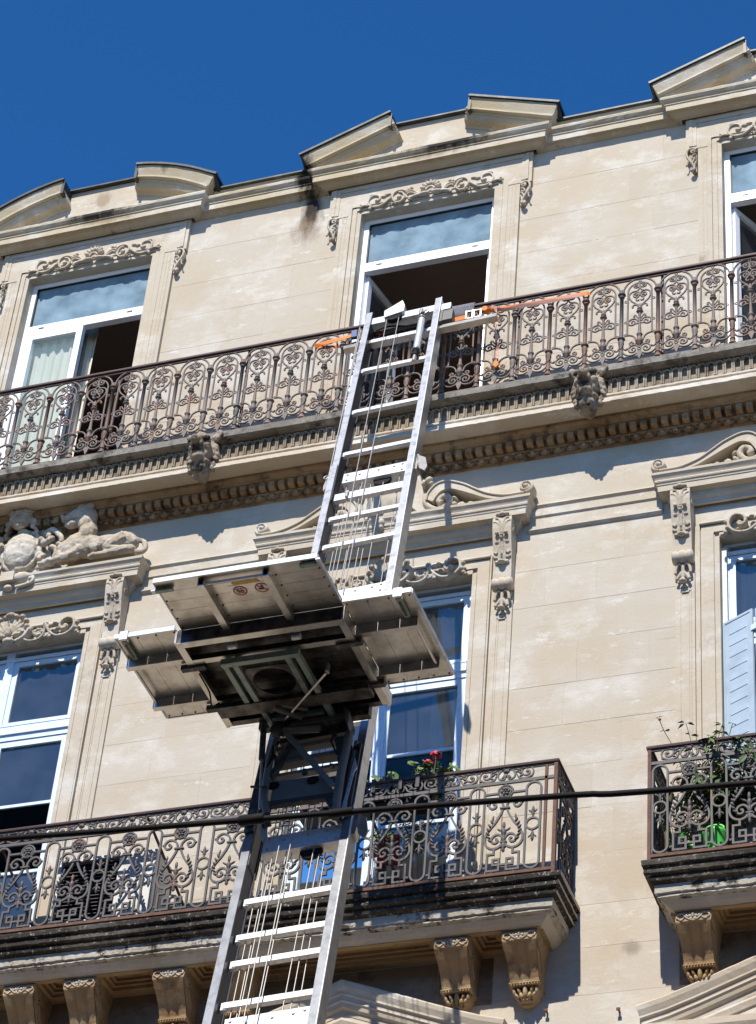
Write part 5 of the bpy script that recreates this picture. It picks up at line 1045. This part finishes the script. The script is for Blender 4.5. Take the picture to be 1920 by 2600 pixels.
for (a, b) in (((-6.0, -3.02, ZB - .15), (-5.68, -2.88, ZB - .17)), ((-5.95, -2.9, ZB - .16), (-5.62, -3.0, ZB - .14)), ((-5.9, -2.95, ZB - .18), (-5.75, -2.80, ZB - .18))): m = MB(); m.obox(a, b, .03, .02); po(m, 'tilt_lever', M['gsteel'])
m = MB(); m.tube(cr([(-6.29, -3.36, ZB - .12), (-6.25, -3.25, ZB - .20), (-6.28, -3.12, ZB - .22), (-6.27, -3.03, ZB - .13)], 4), .006, 5); po(m, 'safety_wire', M['blackrub'])
# carriage that rolls on the ladder rails
def cbox(name, mt, u0, u1, d0, d1, w0, w1): return po(lbox(MB(), u0, u1, d0, d1, w0, w1), name, M[mt])
def cpoly(name, mt, pts, w0, w1):
    n = len(pts); v = [Lw(u, d, w1) for u, d in pts] + [Lw(u, d, w0) for u, d in pts]; m = MB(); m.add(v, [tuple(range(n)), tuple(range(2 * n - 1, n - 1, -1))] + [(i, (i + 1) % n, (i + 1) % n + n, i + n) for i in range(n)]); return po(m, name, M[mt])
def ctube(name, mt, pts, r, n=9): m = MB(); m.tube([Lw(*p) for p in pts], r, n); return po(m, name, M[mt])
cpoly('head_plate', 'steel', [(-.52, 6.53), (-.12, 6.56), (-.09, 6.70), (-.54, 6.68)], .05, .13); cpoly('head_plate', 'gsteel', [(-.50, 6.62), (-.12, 6.63), (-.10, 6.69), (-.53, 6.672)], .1305, .139)
cpoly('cheek_plate', 'gsteel', [(-.15, 6.56), (-.085, 6.66), (-.075, 6.84), (-.10, 6.78), (-.12, 6.66)], .06, .17)
ctube('pivot_tube', 'gsteel', [(-.60, 6.69, .13), (-.30, 6.76, .13)], .026); ctube('pivot_tube', 'steel', [(-.64, 6.68, .13), (-.56, 6.70, .13)], .042, 12)
m = MB(); m.obox(Lw(-.554, 6.64, .17), (-5.41, -3.25, 11.80), .040, .012, NV); m.obox((-5.41, -3.25, 11.80), (-5.41, -3.25, 11.87), .04, .02, (1, 0, 0)); po(m, 'tilt_strut', M['aluw'])
m = MB(); m.obox(Lw(-.52, 6.79, .16), Lw(-.115, 7.48, .15), .040, .012, NV); po(m, 'diagonal_strut', M['gsteel'])
ctube('lever_rod', 'gsteel', [(-.745, 6.44, .14), (-.60, 6.69, .15)], .012); ctube('lever_knob', 'steel', [(-.775, 6.41, .14), (-.72, 6.43, .14)], .024)
ctube('lever_rod', 'alud', [(-.87, 6.25, .10), (-.745, 6.44, .14)], .008)
cpoly('gusset_plate', 'gsteel', [(-.60, 6.99), (-.52, 6.80), (-.47, 6.80), (-.38, 6.99)], .09, .10); cbox('cross_bar', 'gsteel', -.60, -.08, 6.83, 6.875, .04, .09); cbox('cross_bar', 'gsteel', -.60, -.12, 6.985, 7.03, .03, .09)
cpoly('carriage_plate', 'gsteel', [(-.585, 7.20), (-.21, 7.22), (-.12, 7.49), (-.12, 7.53), (-.575, 7.50)], .06, .068); cpoly('carriage_plate', 'steel', [(-.575, 7.46), (-.12, 7.49), (-.12, 7.54), (-.575, 7.51)], .069, .10)
for (u, d) in ((-.575, 7.255), (-.30, 7.27)): m = MB(); c_ = Lw(u, d, .072); m.tube([c_ - NV * .002, c_ + NV * .008], .040, 14, smooth=False); po(m, 'rubber_stop', M['blackrub'])
ctube('side_tube', 'gsteel', [(-.615, 6.75, .10), (-.63, 7.0, .10), (-.615, 7.40, .10), (-.57, 7.60, .09)], .026); ctube('side_tube', 'gsteel', [(-.095, 6.80, .08), (-.098, 7.30, .09), (-.092, 7.74, .08)], .030); ctube('side_tube', 'gsteel', [(-.05, 6.86, .04), (-.055, 7.45, .04)], .016)
ctube('foot_rod', 'gsteel', [(-.60, 7.645, .10), (-.05, 7.715, .10)], .020); ctube('damper', 'steel', [(-.70, 6.62, .17), (-.655, 7.06, .17)], .022); ctube('damper_rod', 'wire', [(-.655, 7.06, .17), (-.60, 7.60, .15)], .008); ctube('damper_rod', 'alud', [(-.69, 7.36, .17), (-.58, 7.37, .15)], .009)
for (d, w_) in ((6.95, 0), (7.62, 0)):
    for u in (-.69, -.035): m = MB(); c_ = Lw(u, d, .035); m.tube([c_ - UV * .02, c_ + UV * .02], .030, 12); po(m, 'guide_roller', M['blackrub'])
for u in (-.69, -.035): m = MB(); lbox(m, u - .026, u + .026, 6.9, 7.68, .035, .05); lbox(m, u - .04 if u < -.3 else u - .052, u - .027 if u < -.3 else u - .040, 6.9, 7.68, -.06, .05); po(m, 'roller_carrier', M['steel'])
cpoly('catch_lever', 'alub', [(-.030, 7.08), (-.005, 7.20), (-.02, 7.24), (-.035, 7.55), (-.02, 7.68), (-.045, 7.74), (-.065, 7.66), (-.05, 7.45), (-.04, 7.2)], .055, .065)
cpoly('catch_lever', 'aluw', [(-.60, 7.62), (-.57, 7.66), (-.545, 7.80), (-.56, 7.86), (-.59, 7.82), (-.61, 7.7)], .055, .065)
for (u, d, r) in ((-.60, 6.95, .014), (-.64, 7.08, .012), (-.12, 7.62, .018), (-.45, 6.90, .016), (-.20, 6.80, .02), (-.17, 7.18, .014), (-.36, 7.19, .022)): m = MB(); c_ = Lw(u, d, .09); m.tube([c_ - NV * .01, c_ + NV * .02], r, 8); po(m, 'bolt', M['steel'])
ctube('hose', 'blackrub', [(-.58, 6.78, .10), (-.62, 6.86, .12), (-.60, 6.98, .13), (-.63, 7.10, .12)], .008, 6); ctube('hose', 'blackrub', [(-.10, 6.72, .14), (-.16, 6.80, .16), (-.20, 6.92, .12), (-.15, 7.05, .10)], .007, 6)
for x in (-6.0, -5.555): m = MB(); m.obox((x, -2.70, ZB - .14), tuple(Lw(-.51 if x < -5.8 else -.14, 6.60, .09)), .05, .03); po(m, 'support_arm', M['gsteel'])

for (a, b, w_) in (((-.62, 6.72, .12), (-.50, 6.56, .10), .05), ((-.47, 6.80, .10), (-.60, 7.18, .09), .035), ((-.16, 6.86, .09), (-.10, 7.18, .09), .05), ((-.60, 7.50, .08), (-.56, 7.70, .08), .06), ((-.16, 7.52, .08), (-.07, 7.72, .08), .05)):
    m = MB(); m.obox(Lw(*a), Lw(*b), w_, .035, NV); po(m, 'carriage_bracket', M['steel'])
cbox('cross_bar', 'steel', -.60, -.08, 6.70, 6.76, .03, .07); cbox('cross_bar', 'gsteel', -.58, -.10, 7.10, 7.135, .03, .06)
# ================================================================== things on and around the building
# felt blanket over the handrail under the ladder head
def drape(x0, x1, ytop, zt, drop_f, drop_b, n=26):
    vs, fs = [], []
    prof = [(-.034, -drop_f), (-.036, -drop_f * .6), (-.032, -.06), (-.028, -.01), (0, .012), (.028, -.01), (.034, -.1), (.036, -drop_b)]
    for i in range(n + 1):
        x = x0 + (x1 - x0) * i / n
        for j, (y, z) in enumerate(prof):
            k = 1 - abs(j - 4) / 4; wv = (.006 * sin(x * 31 + j) + .004 * sin(x * 77)) * (1 - k); vs.append((x, ytop + y + wv, zt + z + (.010 * sin(x * 13) * (1 - k))))
    m_ = len(prof)
    for i in range(n):
        for j in range(m_ - 1): fs.append((i * m_ + j, i * m_ + j + 1, (i + 1) * m_ + j + 1, (i + 1) * m_ + j))
    return vs, fs
v, f = drape(-6.60, -5.592, YU, 18.118, .20, .35); m = MB(); m.add(v, f, True)
o = m.obj('felt_blanket', M['felt']); sd_ = o.modifiers.new('t', 'SOLIDIFY'); sd_.thickness = .006
tag(o, 'grey felt blanket folded over the upper handrail under the ladder head', 'blanket')
m = MB(); m.box(-6.48, -6.462, YU - .062, YU - .045, 17.85, 18.03); q = m.obj('red_stripe', M['red'], o)
def ribbon(pts, h, nm, mt, tw=None, parent=None):
    """webbing strap running through pts, h tall; tw = twist in radians per point"""
    P_ = [Vector(p) for p in pts]; vs = []
    for i, p in enumerate(P_):
        d = (P_[min(i + 1, len(P_) - 1)] - P_[max(i - 1, 0)]).normalized(); up = Vector((0, 0, 1)); up = up - d * up.dot(d); up = up.normalized() if up.length > .05 else Vector((1, 0, 0)); sd2 = d.cross(up); a = tw[i] if tw else 0
        w_ = up * cos(a) + sd2 * sin(a); n_ = d.cross(w_) * .0018
        vs += [p + w_ * h / 2 + n_, p - w_ * h / 2 + n_, p - w_ * h / 2 - n_, p + w_ * h / 2 - n_]
    m = MB(); fs = []
    for i in range(len(P_) - 1):
        for k in range(4): fs.append((4 * i + k, 4 * i + (k + 1) % 4, 4 * i + 4 + (k + 1) % 4, 4 * i + 4 + k))
    m.add(vs, fs, False); return m.obj(nm, mt, parent)
s1 = ribbon([(-7.115, -.335, 17.925), (-7.0, -.345, 17.930), (-6.9, -.348, 17.938), (-6.8, -.35, 17.948), (-6.72, -.36, 17.955)], .042, 'ratchet_strap', M['strap'], tw=[.5, .15, 0, -.1, -.2]); tag(s1, 'bright orange strap at the left rail of the ladder head', 'strap')
ribbon([(-7.11, -.33, 17.925), (-7.08, -.30, 17.93), (-6.95, -.29, 17.915), (-6.8, -.30, 17.90)], .04, 'strap_return', M['strap'], parent=s1)
m = MB(); m.bbox(-6.745, -6.685, -.385, -.35, 17.90, 17.99); m.obj('ratchet', M['blue'], s1)
s2 = ribbon([(-5.86, -.40, 17.86), (-5.75, -.395, 17.875), (-5.62, -.385, 17.895)], .045, 'ratchet_strap', M['strap'], tw=[0, .1, .1]); tag(s2, 'orange strap along the railing right of the ladder head, with a hanging tail', 'strap')
ribbon([(-5.46, -.355, 17.965), (-5.38, -.350, 17.955), (-5.20, -.345, 17.955), (-5.0, -.344, 17.955), (-4.75, -.343, 17.958), (-4.54, -.342, 17.962), (-4.52, -.32, 17.962)], .040, 'strap_run', M['strap'], tw=[.9, .5, .25, .15, .1, .05, 0], parent=s2)
ribbon([(-5.45, -.350, 17.985), (-5.30, -.352, 17.93), (-5.15, -.350, 17.945), (-4.9, -.348, 17.94), (-4.6, -.345, 17.95)], .034, 'strap_run', M['pstrap'], tw=[1.2, .9, .6, .5, .3], parent=s2)
pts = [(-5.42, -.365, 17.99), (-5.385, -.375, 17.96)] + [(-5.375 + .010 * sin(i * .9) + .0035 * i, -.37, 17.93 - .048 * i) for i in range(14)]; ribbon(pts, .030, 'strap_tail', M['pstrap'], tw=[.3, .6] + [.8 + i * .75 for i in range(14)], parent=s2)
m = MB(); m.prism([(-5.345, 17.31), (-5.315, 17.25), (-5.345, 17.215), (-5.375, 17.25)], -.375, -.36); m.obj('strap_knot', M['strap'], s2)
m = MB(); m.box(-5.64, -5.50, -.41, -.385, 17.845, 17.855); m.box(-5.64, -5.50, -.41, -.385, 17.93, 17.94); m.box(-5.645, -5.63, -.415, -.38, 17.845, 17.94); m.box(-5.575, -5.56, -.415, -.38, 17.845, 17.94); m.box(-5.51, -5.495, -.415, -.38, 17.845, 17.94); m.tube([(-5.585, -.40, 17.86), (-5.585, -.40, 17.95)], .010, 7); m.obj('ratchet', M['wire'], s2)
m = MB(); m.lathe([(-.028, .028), (.028, .028)], -5.475, -.365, 17.955, 12, 'y'); m.obj('strap_roll', M['strap'], s2)
m = MB(); m.tube(cr([(-5.80, -.40, 17.90), (-5.815, -.40, 17.945), (-5.79, -.40, 17.965), (-5.77, -.40, 17.93), (-5.785, -.40, 17.89)], 3), .006, 5); m.obj('steel_hook', M['wire'], s2)

# air conditioner
A0 = Vector((-8.32, -.02, 11.845)); ac = empty('air_conditioner', A0, 'off-white air conditioner outdoor unit with a dark louvred front behind the lower balcony railing', 'air conditioner')
def ao(m, nm, mt): m.xf(lambda q: Vector((q.x - A0.x, q.y - A0.y, q.z - A0.z))); return m.obj(nm, mt, ac)
m = MB(); frame_ring(m, -8.78, -7.93, 11.99, 12.60, .03, -.345, -.30); m.box(-8.75, -7.96, -.30, -.10, 12.02, 12.57); m.box(-8.78, -7.93, -.30, -.0305, 12.571, 12.60); m.box(-8.78, -7.93, -.30, -.03, 11.99, 12.019); m.box(-7.96, -7.93, -.30, -.03, 12.019, 12.571); m.box(-8.25, -7.96, -.342, -.30, 12.02, 12.57); ao(m, 'casing', M['acw'])
m = MB(); m.box(-8.75, -8.25, -.302, -.3005, 12.02, 12.57); ao(m, 'fan_recess', M['soil'])
for k in range(16): m = MB(); z = 12.04 + .0335 * k; m.add([(-8.75, -.335, z), (-8.25, -.335, z), (-8.25, -.31, z + .018), (-8.75, -.31, z + .018), (-8.75, -.335, z + .004), (-8.25, -.335, z + .004)], [(0, 1, 2, 3), (0, 1, 5, 4)]); ao(m, 'louvre', M['gsteel'])
m = MB(); m.box(-8.70, -8.64, -.30, -.06, 11.85, 11.99); m.box(-8.06, -8.0, -.30, -.06, 11.85, 11.99); ao(m, 'foot', M['gsteel'])
m = MB(); m.tube(cr([(-7.93, -.1, 12.25), (-7.85, -.1, 12.30), (-7.80, -.06, 12.2), (-7.80, -.03, 11.95)], 4), .018, 7); ao(m, 'hose', M['acw'])

# planter boxes and geraniums
def planter(x0, x1, label, yy=-.47, zt=12.80):
    m = MB(); m.prism([(yy - .0, zt), (yy + .17, zt), (yy + .15, zt - .17), (yy + .02, zt - .17)], x0, x1, 'x'); o = m.obj('planter_box', M['soil']); tag(o, label, 'planter', 'black planters behind the lower railing')
    m = MB(); m.box(x0 - .004, x1 + .004, yy - .006, yy + .176, zt - .012, zt + .008); m.obj('rim', M['soil'], o)
    for x in (x0 + .1, x1 - .1): h = MB(); h.box(x - .015, x + .015, YL - .035, YL + .04, 12.853, 12.860); h.box(x - .015, x + .015, YL - .035, YL - .028, 12.74, 12.853); h.obj('hanger', M['soil'], o)
    return o
p1 = planter(-6.70, -5.98, 'black planter box hanging inside the lower railing beside the ladder'); p2 = planter(-5.96, -5.62, 'short black planter box at the right end of the pair, below the red geraniums')
def leafdisc(m, c, r, nrm, n=9, cup=.25):
    c = Vector(c); nrm = Vector(nrm).normalized(); u = nrm.orthogonal().normalized(); w_ = nrm.cross(u); v = [c - nrm * r * cup]; ph = random.uniform(0, 6)
    for i in range(n): a = ph + 2 * pi * i / n * .93; k = r * (1 + .10 * sin(i * 2.7)); v.append(c + u * cos(a) * k + w_ * sin(a) * k + nrm * random.uniform(-.1, .1) * r)
    m.add(v, [(0, i, i % n + 1) for i in range(1, n)], True)
def geranium(base, label, n, spread, flowers, h=.16):
    t = empty('geranium', base, label, 'plant', 'geraniums in the planters'); lm_, sm_ = MB(), MB()
    for i in range(n):
        p = Vector((random.uniform(-spread, spread), random.uniform(-.07, .06), random.uniform(.02, h))); leafdisc(lm_, p, random.uniform(.028, .050), (random.uniform(-.8, .8), random.uniform(-1.2, -.1), random.uniform(.1, 1.2))); sm_.tube([(p.x * .4, p.y * .4, -.05), tuple(p)], .0035, 4)
    lm_.obj('foliage', M['leaf'], t)
    for (x, z, r) in flowers:
        sm_.tube(cr([(x * .5, 0, 0), (x * .9, -.02, z * .6), (x, -.03, z - .01)], 3), .004, 5); pm_ = MB()
        for k in range(26):
            a, b = random.uniform(0, 2 * pi), random.uniform(-.3, 1.5); q = Vector((cos(a) * cos(b), sin(a) * cos(b), sin(b) * .7)) * r; leafdisc(pm_, Vector((x, -.03, z)) + q, r * .34, q + Vector((0, -.02, .01)), 6, .1)
        pm_.obj('flower_head', M['petal'], t)
    sm_.obj('stem', M['stem'], t); return t
random.seed(11)
geranium((-5.66, -.42, 12.84), 'geranium with two bright red flower heads above the handrail', 34, .14, [(.045, .235, .042), (-.015, .165, .036)], .17)
geranium((-6.02, -.42, 12.84), 'geranium without flowers, two upright leaves, between ladder and red geranium', 12, .10, [], .15)
geranium((-6.22, -.42, 12.84), 'leafy geranium right beside the ladder rail', 16, .08, [], .15)
geranium((-5.50, -.42, 12.83), 'small leafy geranium at the right end of the planters', 14, .08, [], .11)
t = geranium((-6.05, -.36, 12.36), 'drooping geranium hanging under the planters with a red flower head', 16, .10, [(-.08, -.06, .04)], .14)
geranium((-5.62, -.38, 12.70), 'leaves trailing down behind the frieze below the red geraniums', 18, .10, [], .10)
# hanging greenery with fine white-green sprays behind the railing
def spray(base, label, n, L_, mt, lr=.012, dirs=None, grp=None, wid=.12, wob=.05):
    t = empty('leafy_plant', base, label, 'plant', grp); sm_, lm_ = MB(), MB()
    for i in range(n):
        p = Vector((random.uniform(-wid * .5, wid * .5), random.uniform(-.04, .04), 0)); d = Vector(dirs(i) if dirs else (random.uniform(-.6, .6), random.uniform(-.3, .3), 1)).normalized(); pts = [p.copy()]
        for k in range(9):
            d = (d + Vector((random.uniform(-1, 1), random.uniform(-1, 1), random.uniform(-.6, .6))) * wob * 4).normalized(); p = p + d * (L_ * random.uniform(.8, 1.2) / 9); pts.append(p.copy())
            for s_ in (-1, 1, 0):
                sdv = d.orthogonal().normalized(); sdv.rotate(Matrix.Rotation(random.uniform(0, 6.28), 3, d)); c_ = p + sdv * lr * 1.7; tip = c_ + sdv * lr * 1.5 + Vector((0, 0, -lr * .6)); w_ = sdv.cross(d).normalized() * lr * .62; lm_.add([p + sdv * lr * .4, c_ + w_, tip, c_ - w_], [(0, 1, 2, 3)])
        sm_.tube([tuple(q) for q in pts], .0028, 4)
    sm_.obj('stem', M['stem'], t); lm_.obj('foliage', mt, t); return t
spray((-5.72, -.30, 12.30), 'bushy small-leaved plant behind the railing under the geraniums', 12, .35, M['leaf2'], .014)
m = MB(); m.lathe([(0, .06), (.10, .085), (.11, .085)], -5.72, -.30, 11.845, 12); o = m.obj('flower_pot', M['terra']); tag(o, 'terracotta flower pot on the lower balcony floor under the small-leaved bush', 'flower pot')
m = MB(); m.lathe([(.102, .075), (.108, .076)], -5.72, -.30, 11.845, 12); m.obj('potting_soil', M['soil'], o)
m = MB(); v, f = drape(-6.18, -6.0, -.10, 12.62, .22, .25, 8); m.add(v, f, True); o = m.obj('red_cloth', M['red']); tag(o, 'red cloth hanging behind the lower railing near the ladder', 'cloth')
# right balcony: climbing plant, watering can, pots
random.seed(5)
spray((-3.50, -.20, 12.05), 'tall thin-leaved climbing plant rising above the right balcony handrail', 15, 1.15, M['leaf2'], .024, dirs=lambda i: (.05 + random.uniform(-.18, .26), random.uniform(-.08, .05), 1), wid=.25, wob=.045)
spray((-3.30, -.22, 12.35), 'dense climbing vine on the right balcony in front of the shutter', 44, .6, M['leaf2'], .030, dirs=lambda i: (random.uniform(-.7, .5), random.uniform(-.3, .2), random.uniform(.2, 1)), wid=.35, wob=.09)
spray((-3.72, -.25, 12.1), 'dry brown-stemmed trailing plant behind the rosette of the right railing', 12, .45, M['leaf2'], .014, dirs=lambda i: (random.uniform(-.4, .5), random.uniform(-.2, .2), .8), wid=.2)
can = empty('watering_can', (-3.46, -.30, 11.845), 'bright green plastic watering can on the right balcony floor', 'watering can')
m = MB(); m.lathe([(0, .078), (.03, .084), (.18, .090), (.19, .096), (.21, .096), (.216, .088)], 0, 0, .10, 18); m.obj('body', M['green_pl'], can)
m = MB(); m.box(-.09, .09, -.07, .07, 0, .099); m.obj('stand', M['soil'], can)
m = MB(); m.tube([(-.085, 0, .15), (-.15, 0, .20), (-.24, 0, .30)], .016, 8, rr=[.026, .018, .014]); m.lathe([(0, .016), (.03, .03)], -.245, 0, .30, 10); m.obj('spout', M['green_pl'], can)
m = MB(); m.tube(cr([(.075, 0, .30), (.05, 0, .37), (-.05, 0, .37), (-.085, 0, .30)], 5), .011, 8); m.obj('handle', M['green_pl'], can)
for (x, y, r, h, z, lab) in ((-3.70, -.26, .075, .15, 11.845, 'terracotta pot behind the spout of the green watering can'), (-3.84, -.20, .06, .13, 11.845, 'small terracotta pot in the left corner of the right balcony'), (-3.2, -.25, .09, .17, 11.845, 'large terracotta pot at the foot of the climbing vine')):
    m = MB(); m.lathe([(0, r * .7), (h * .8, r * .95), (h * .81, r * 1.08), (h, r * 1.08), (h, r * .9), (h * .9, r * .88)], x, y, z, 14); o = m.obj('flower_pot', M['terra']); tag(o, lab, 'flower pot')
m = MB(); m.tube(cr([(-3.84, -.20, 11.95), (-3.83, -.22, 12.2), (-3.86, -.2, 12.4), (-3.82, -.2, 12.62)], 4), .03, 7, rr=None); o = m.obj('twisted_trunk', M['stem']); tag(o, 'bare twisted brown plant trunk in the left corner of the right balcony', 'plant')
# curtains
def curtain(x0, x1, z0, z1, y, lab, amp=.018, mt='cloth'):
    n = int((x1 - x0) / .012) + 2; vs = []
    for i in range(n): x = x0 + (x1 - x0) * i / (n - 1); yy = y + amp * sin(x * 62) + amp * .5 * sin(x * 137 + 1); vs += [(x, yy, z0), (x + .01 * sin(x * 20), yy * 1.0, (z0 + z1) / 2), (x, yy, z1)]
    m = MB(); m.add(vs, [(3 * i + k, 3 * i + 3 + k, 3 * i + 4 + k, 3 * i + 1 + k) for i in range(n - 1) for k in (0, 1)], True); o = m.obj('curtain', M[mt]); return tag(o, lab, 'curtain')
curtain(CX[1] + .30, CX[1] + .60, 11.85, 15.12, .24, 'pale curtain at the right side of the centre lower window')
curtain(CX[0] - .75, CX[0] - .42, 11.85, 15.12, .26, 'pale curtain inside the left lower window')
curtain(CX[2] - .66, CX[2] - .28, 11.85, 15.12, .24, 'pale curtain inside the right lower window behind the shutter')
curtain(CX[0] * KX - .18, CX[0] * KX + .02, 17.25, 20.0, .46, 'narrow pale curtain hanging higher behind the left upper transom', .012)
curtain(CX[0] * KX - .62, CX[0] * KX - .06, 17.25, 19.42, .34, 'pleated pale curtain behind the closed casement of the left upper window', .014)
curtain(CX[2] * KX - .52, CX[2] * KX - .10, 17.25, 18.9, .8, 'greenish curtain low inside the right upper window', .02)
# overhead cable across the street
cp = [(-9.0, -8, 7.62), (-4.785, -8, 7.368), (-3.654, -8, 7.305), (-3.116, -8, 7.276), (-2.32, -8, 7.230), (-1.605, -8, 7.183), (3.0, -8, 6.98), (14, -8, 7.3)]; cp = [(-20, -8, 8.3)] + cp
oc = empty('overhead_cable', (-3.654, -8, 7.305), 'thick black overhead cable crossing the picture in front of the lower balconies', 'cable')
m = MB(); m.tube([(p[0] + 3.654, p[1] + 8, p[2] - 7.305) for p in cr(cp, 5)], .0125, 8); m.obj('cable_run', M['blackrub'], oc)
m = MB(); m.lathe([(-.055, .018), (-.05, .022), (.05, .022), (.055, .018)], -3.654 + 3.654, 0, 0, 10, 'x'); m.obj('cable_sleeve', M['blackrub'], oc)
m = MB(); m.lathe([(-.05, .018), (.05, .018)], -3.27 + 3.654, 0, -.02, 10, 'x'); m.obj('cable_sleeve', M['blackrub'], oc)
# ground and the house across the street (for the light they give back)
m = MB(); m.add([(-150, -150, 0), (150, -150, 0), (150, 150, 0), (-150, 150, 0)], [(0, 1, 2, 3)]); tag(m.obj('street', M['street']), kind='structure')
op = empty('opposite_house', (-6, -18.2, 0), 'stone town house across the street behind the camera, outside the picture', 'building')
m = MB(); m.box(-30, 30, -8, 0, 0, 15); m.obj('wall', M['opp'], op); m = MB(); m.box(-30, 30, -8, .3, 15.001, 15.3); m.obj('roof', M['terra'], op)
q = None
for i in range(14):
    for z in (1.2, 5.0, 8.5, 12):
        if q is None: m = MB(); m.box(-.6, .6, -.0, .02, 0, 1.9); q = m.obj('window', M['glass'], op, (-26, .0, z))
        else: inst(q, op, (-26 + 4 * i, 0, z))
print('objects', len(bpy.data.objects), 'tris', sum(sum(len(p.vertices) - 2 for p in me.polygons) for me in bpy.data.meshes))
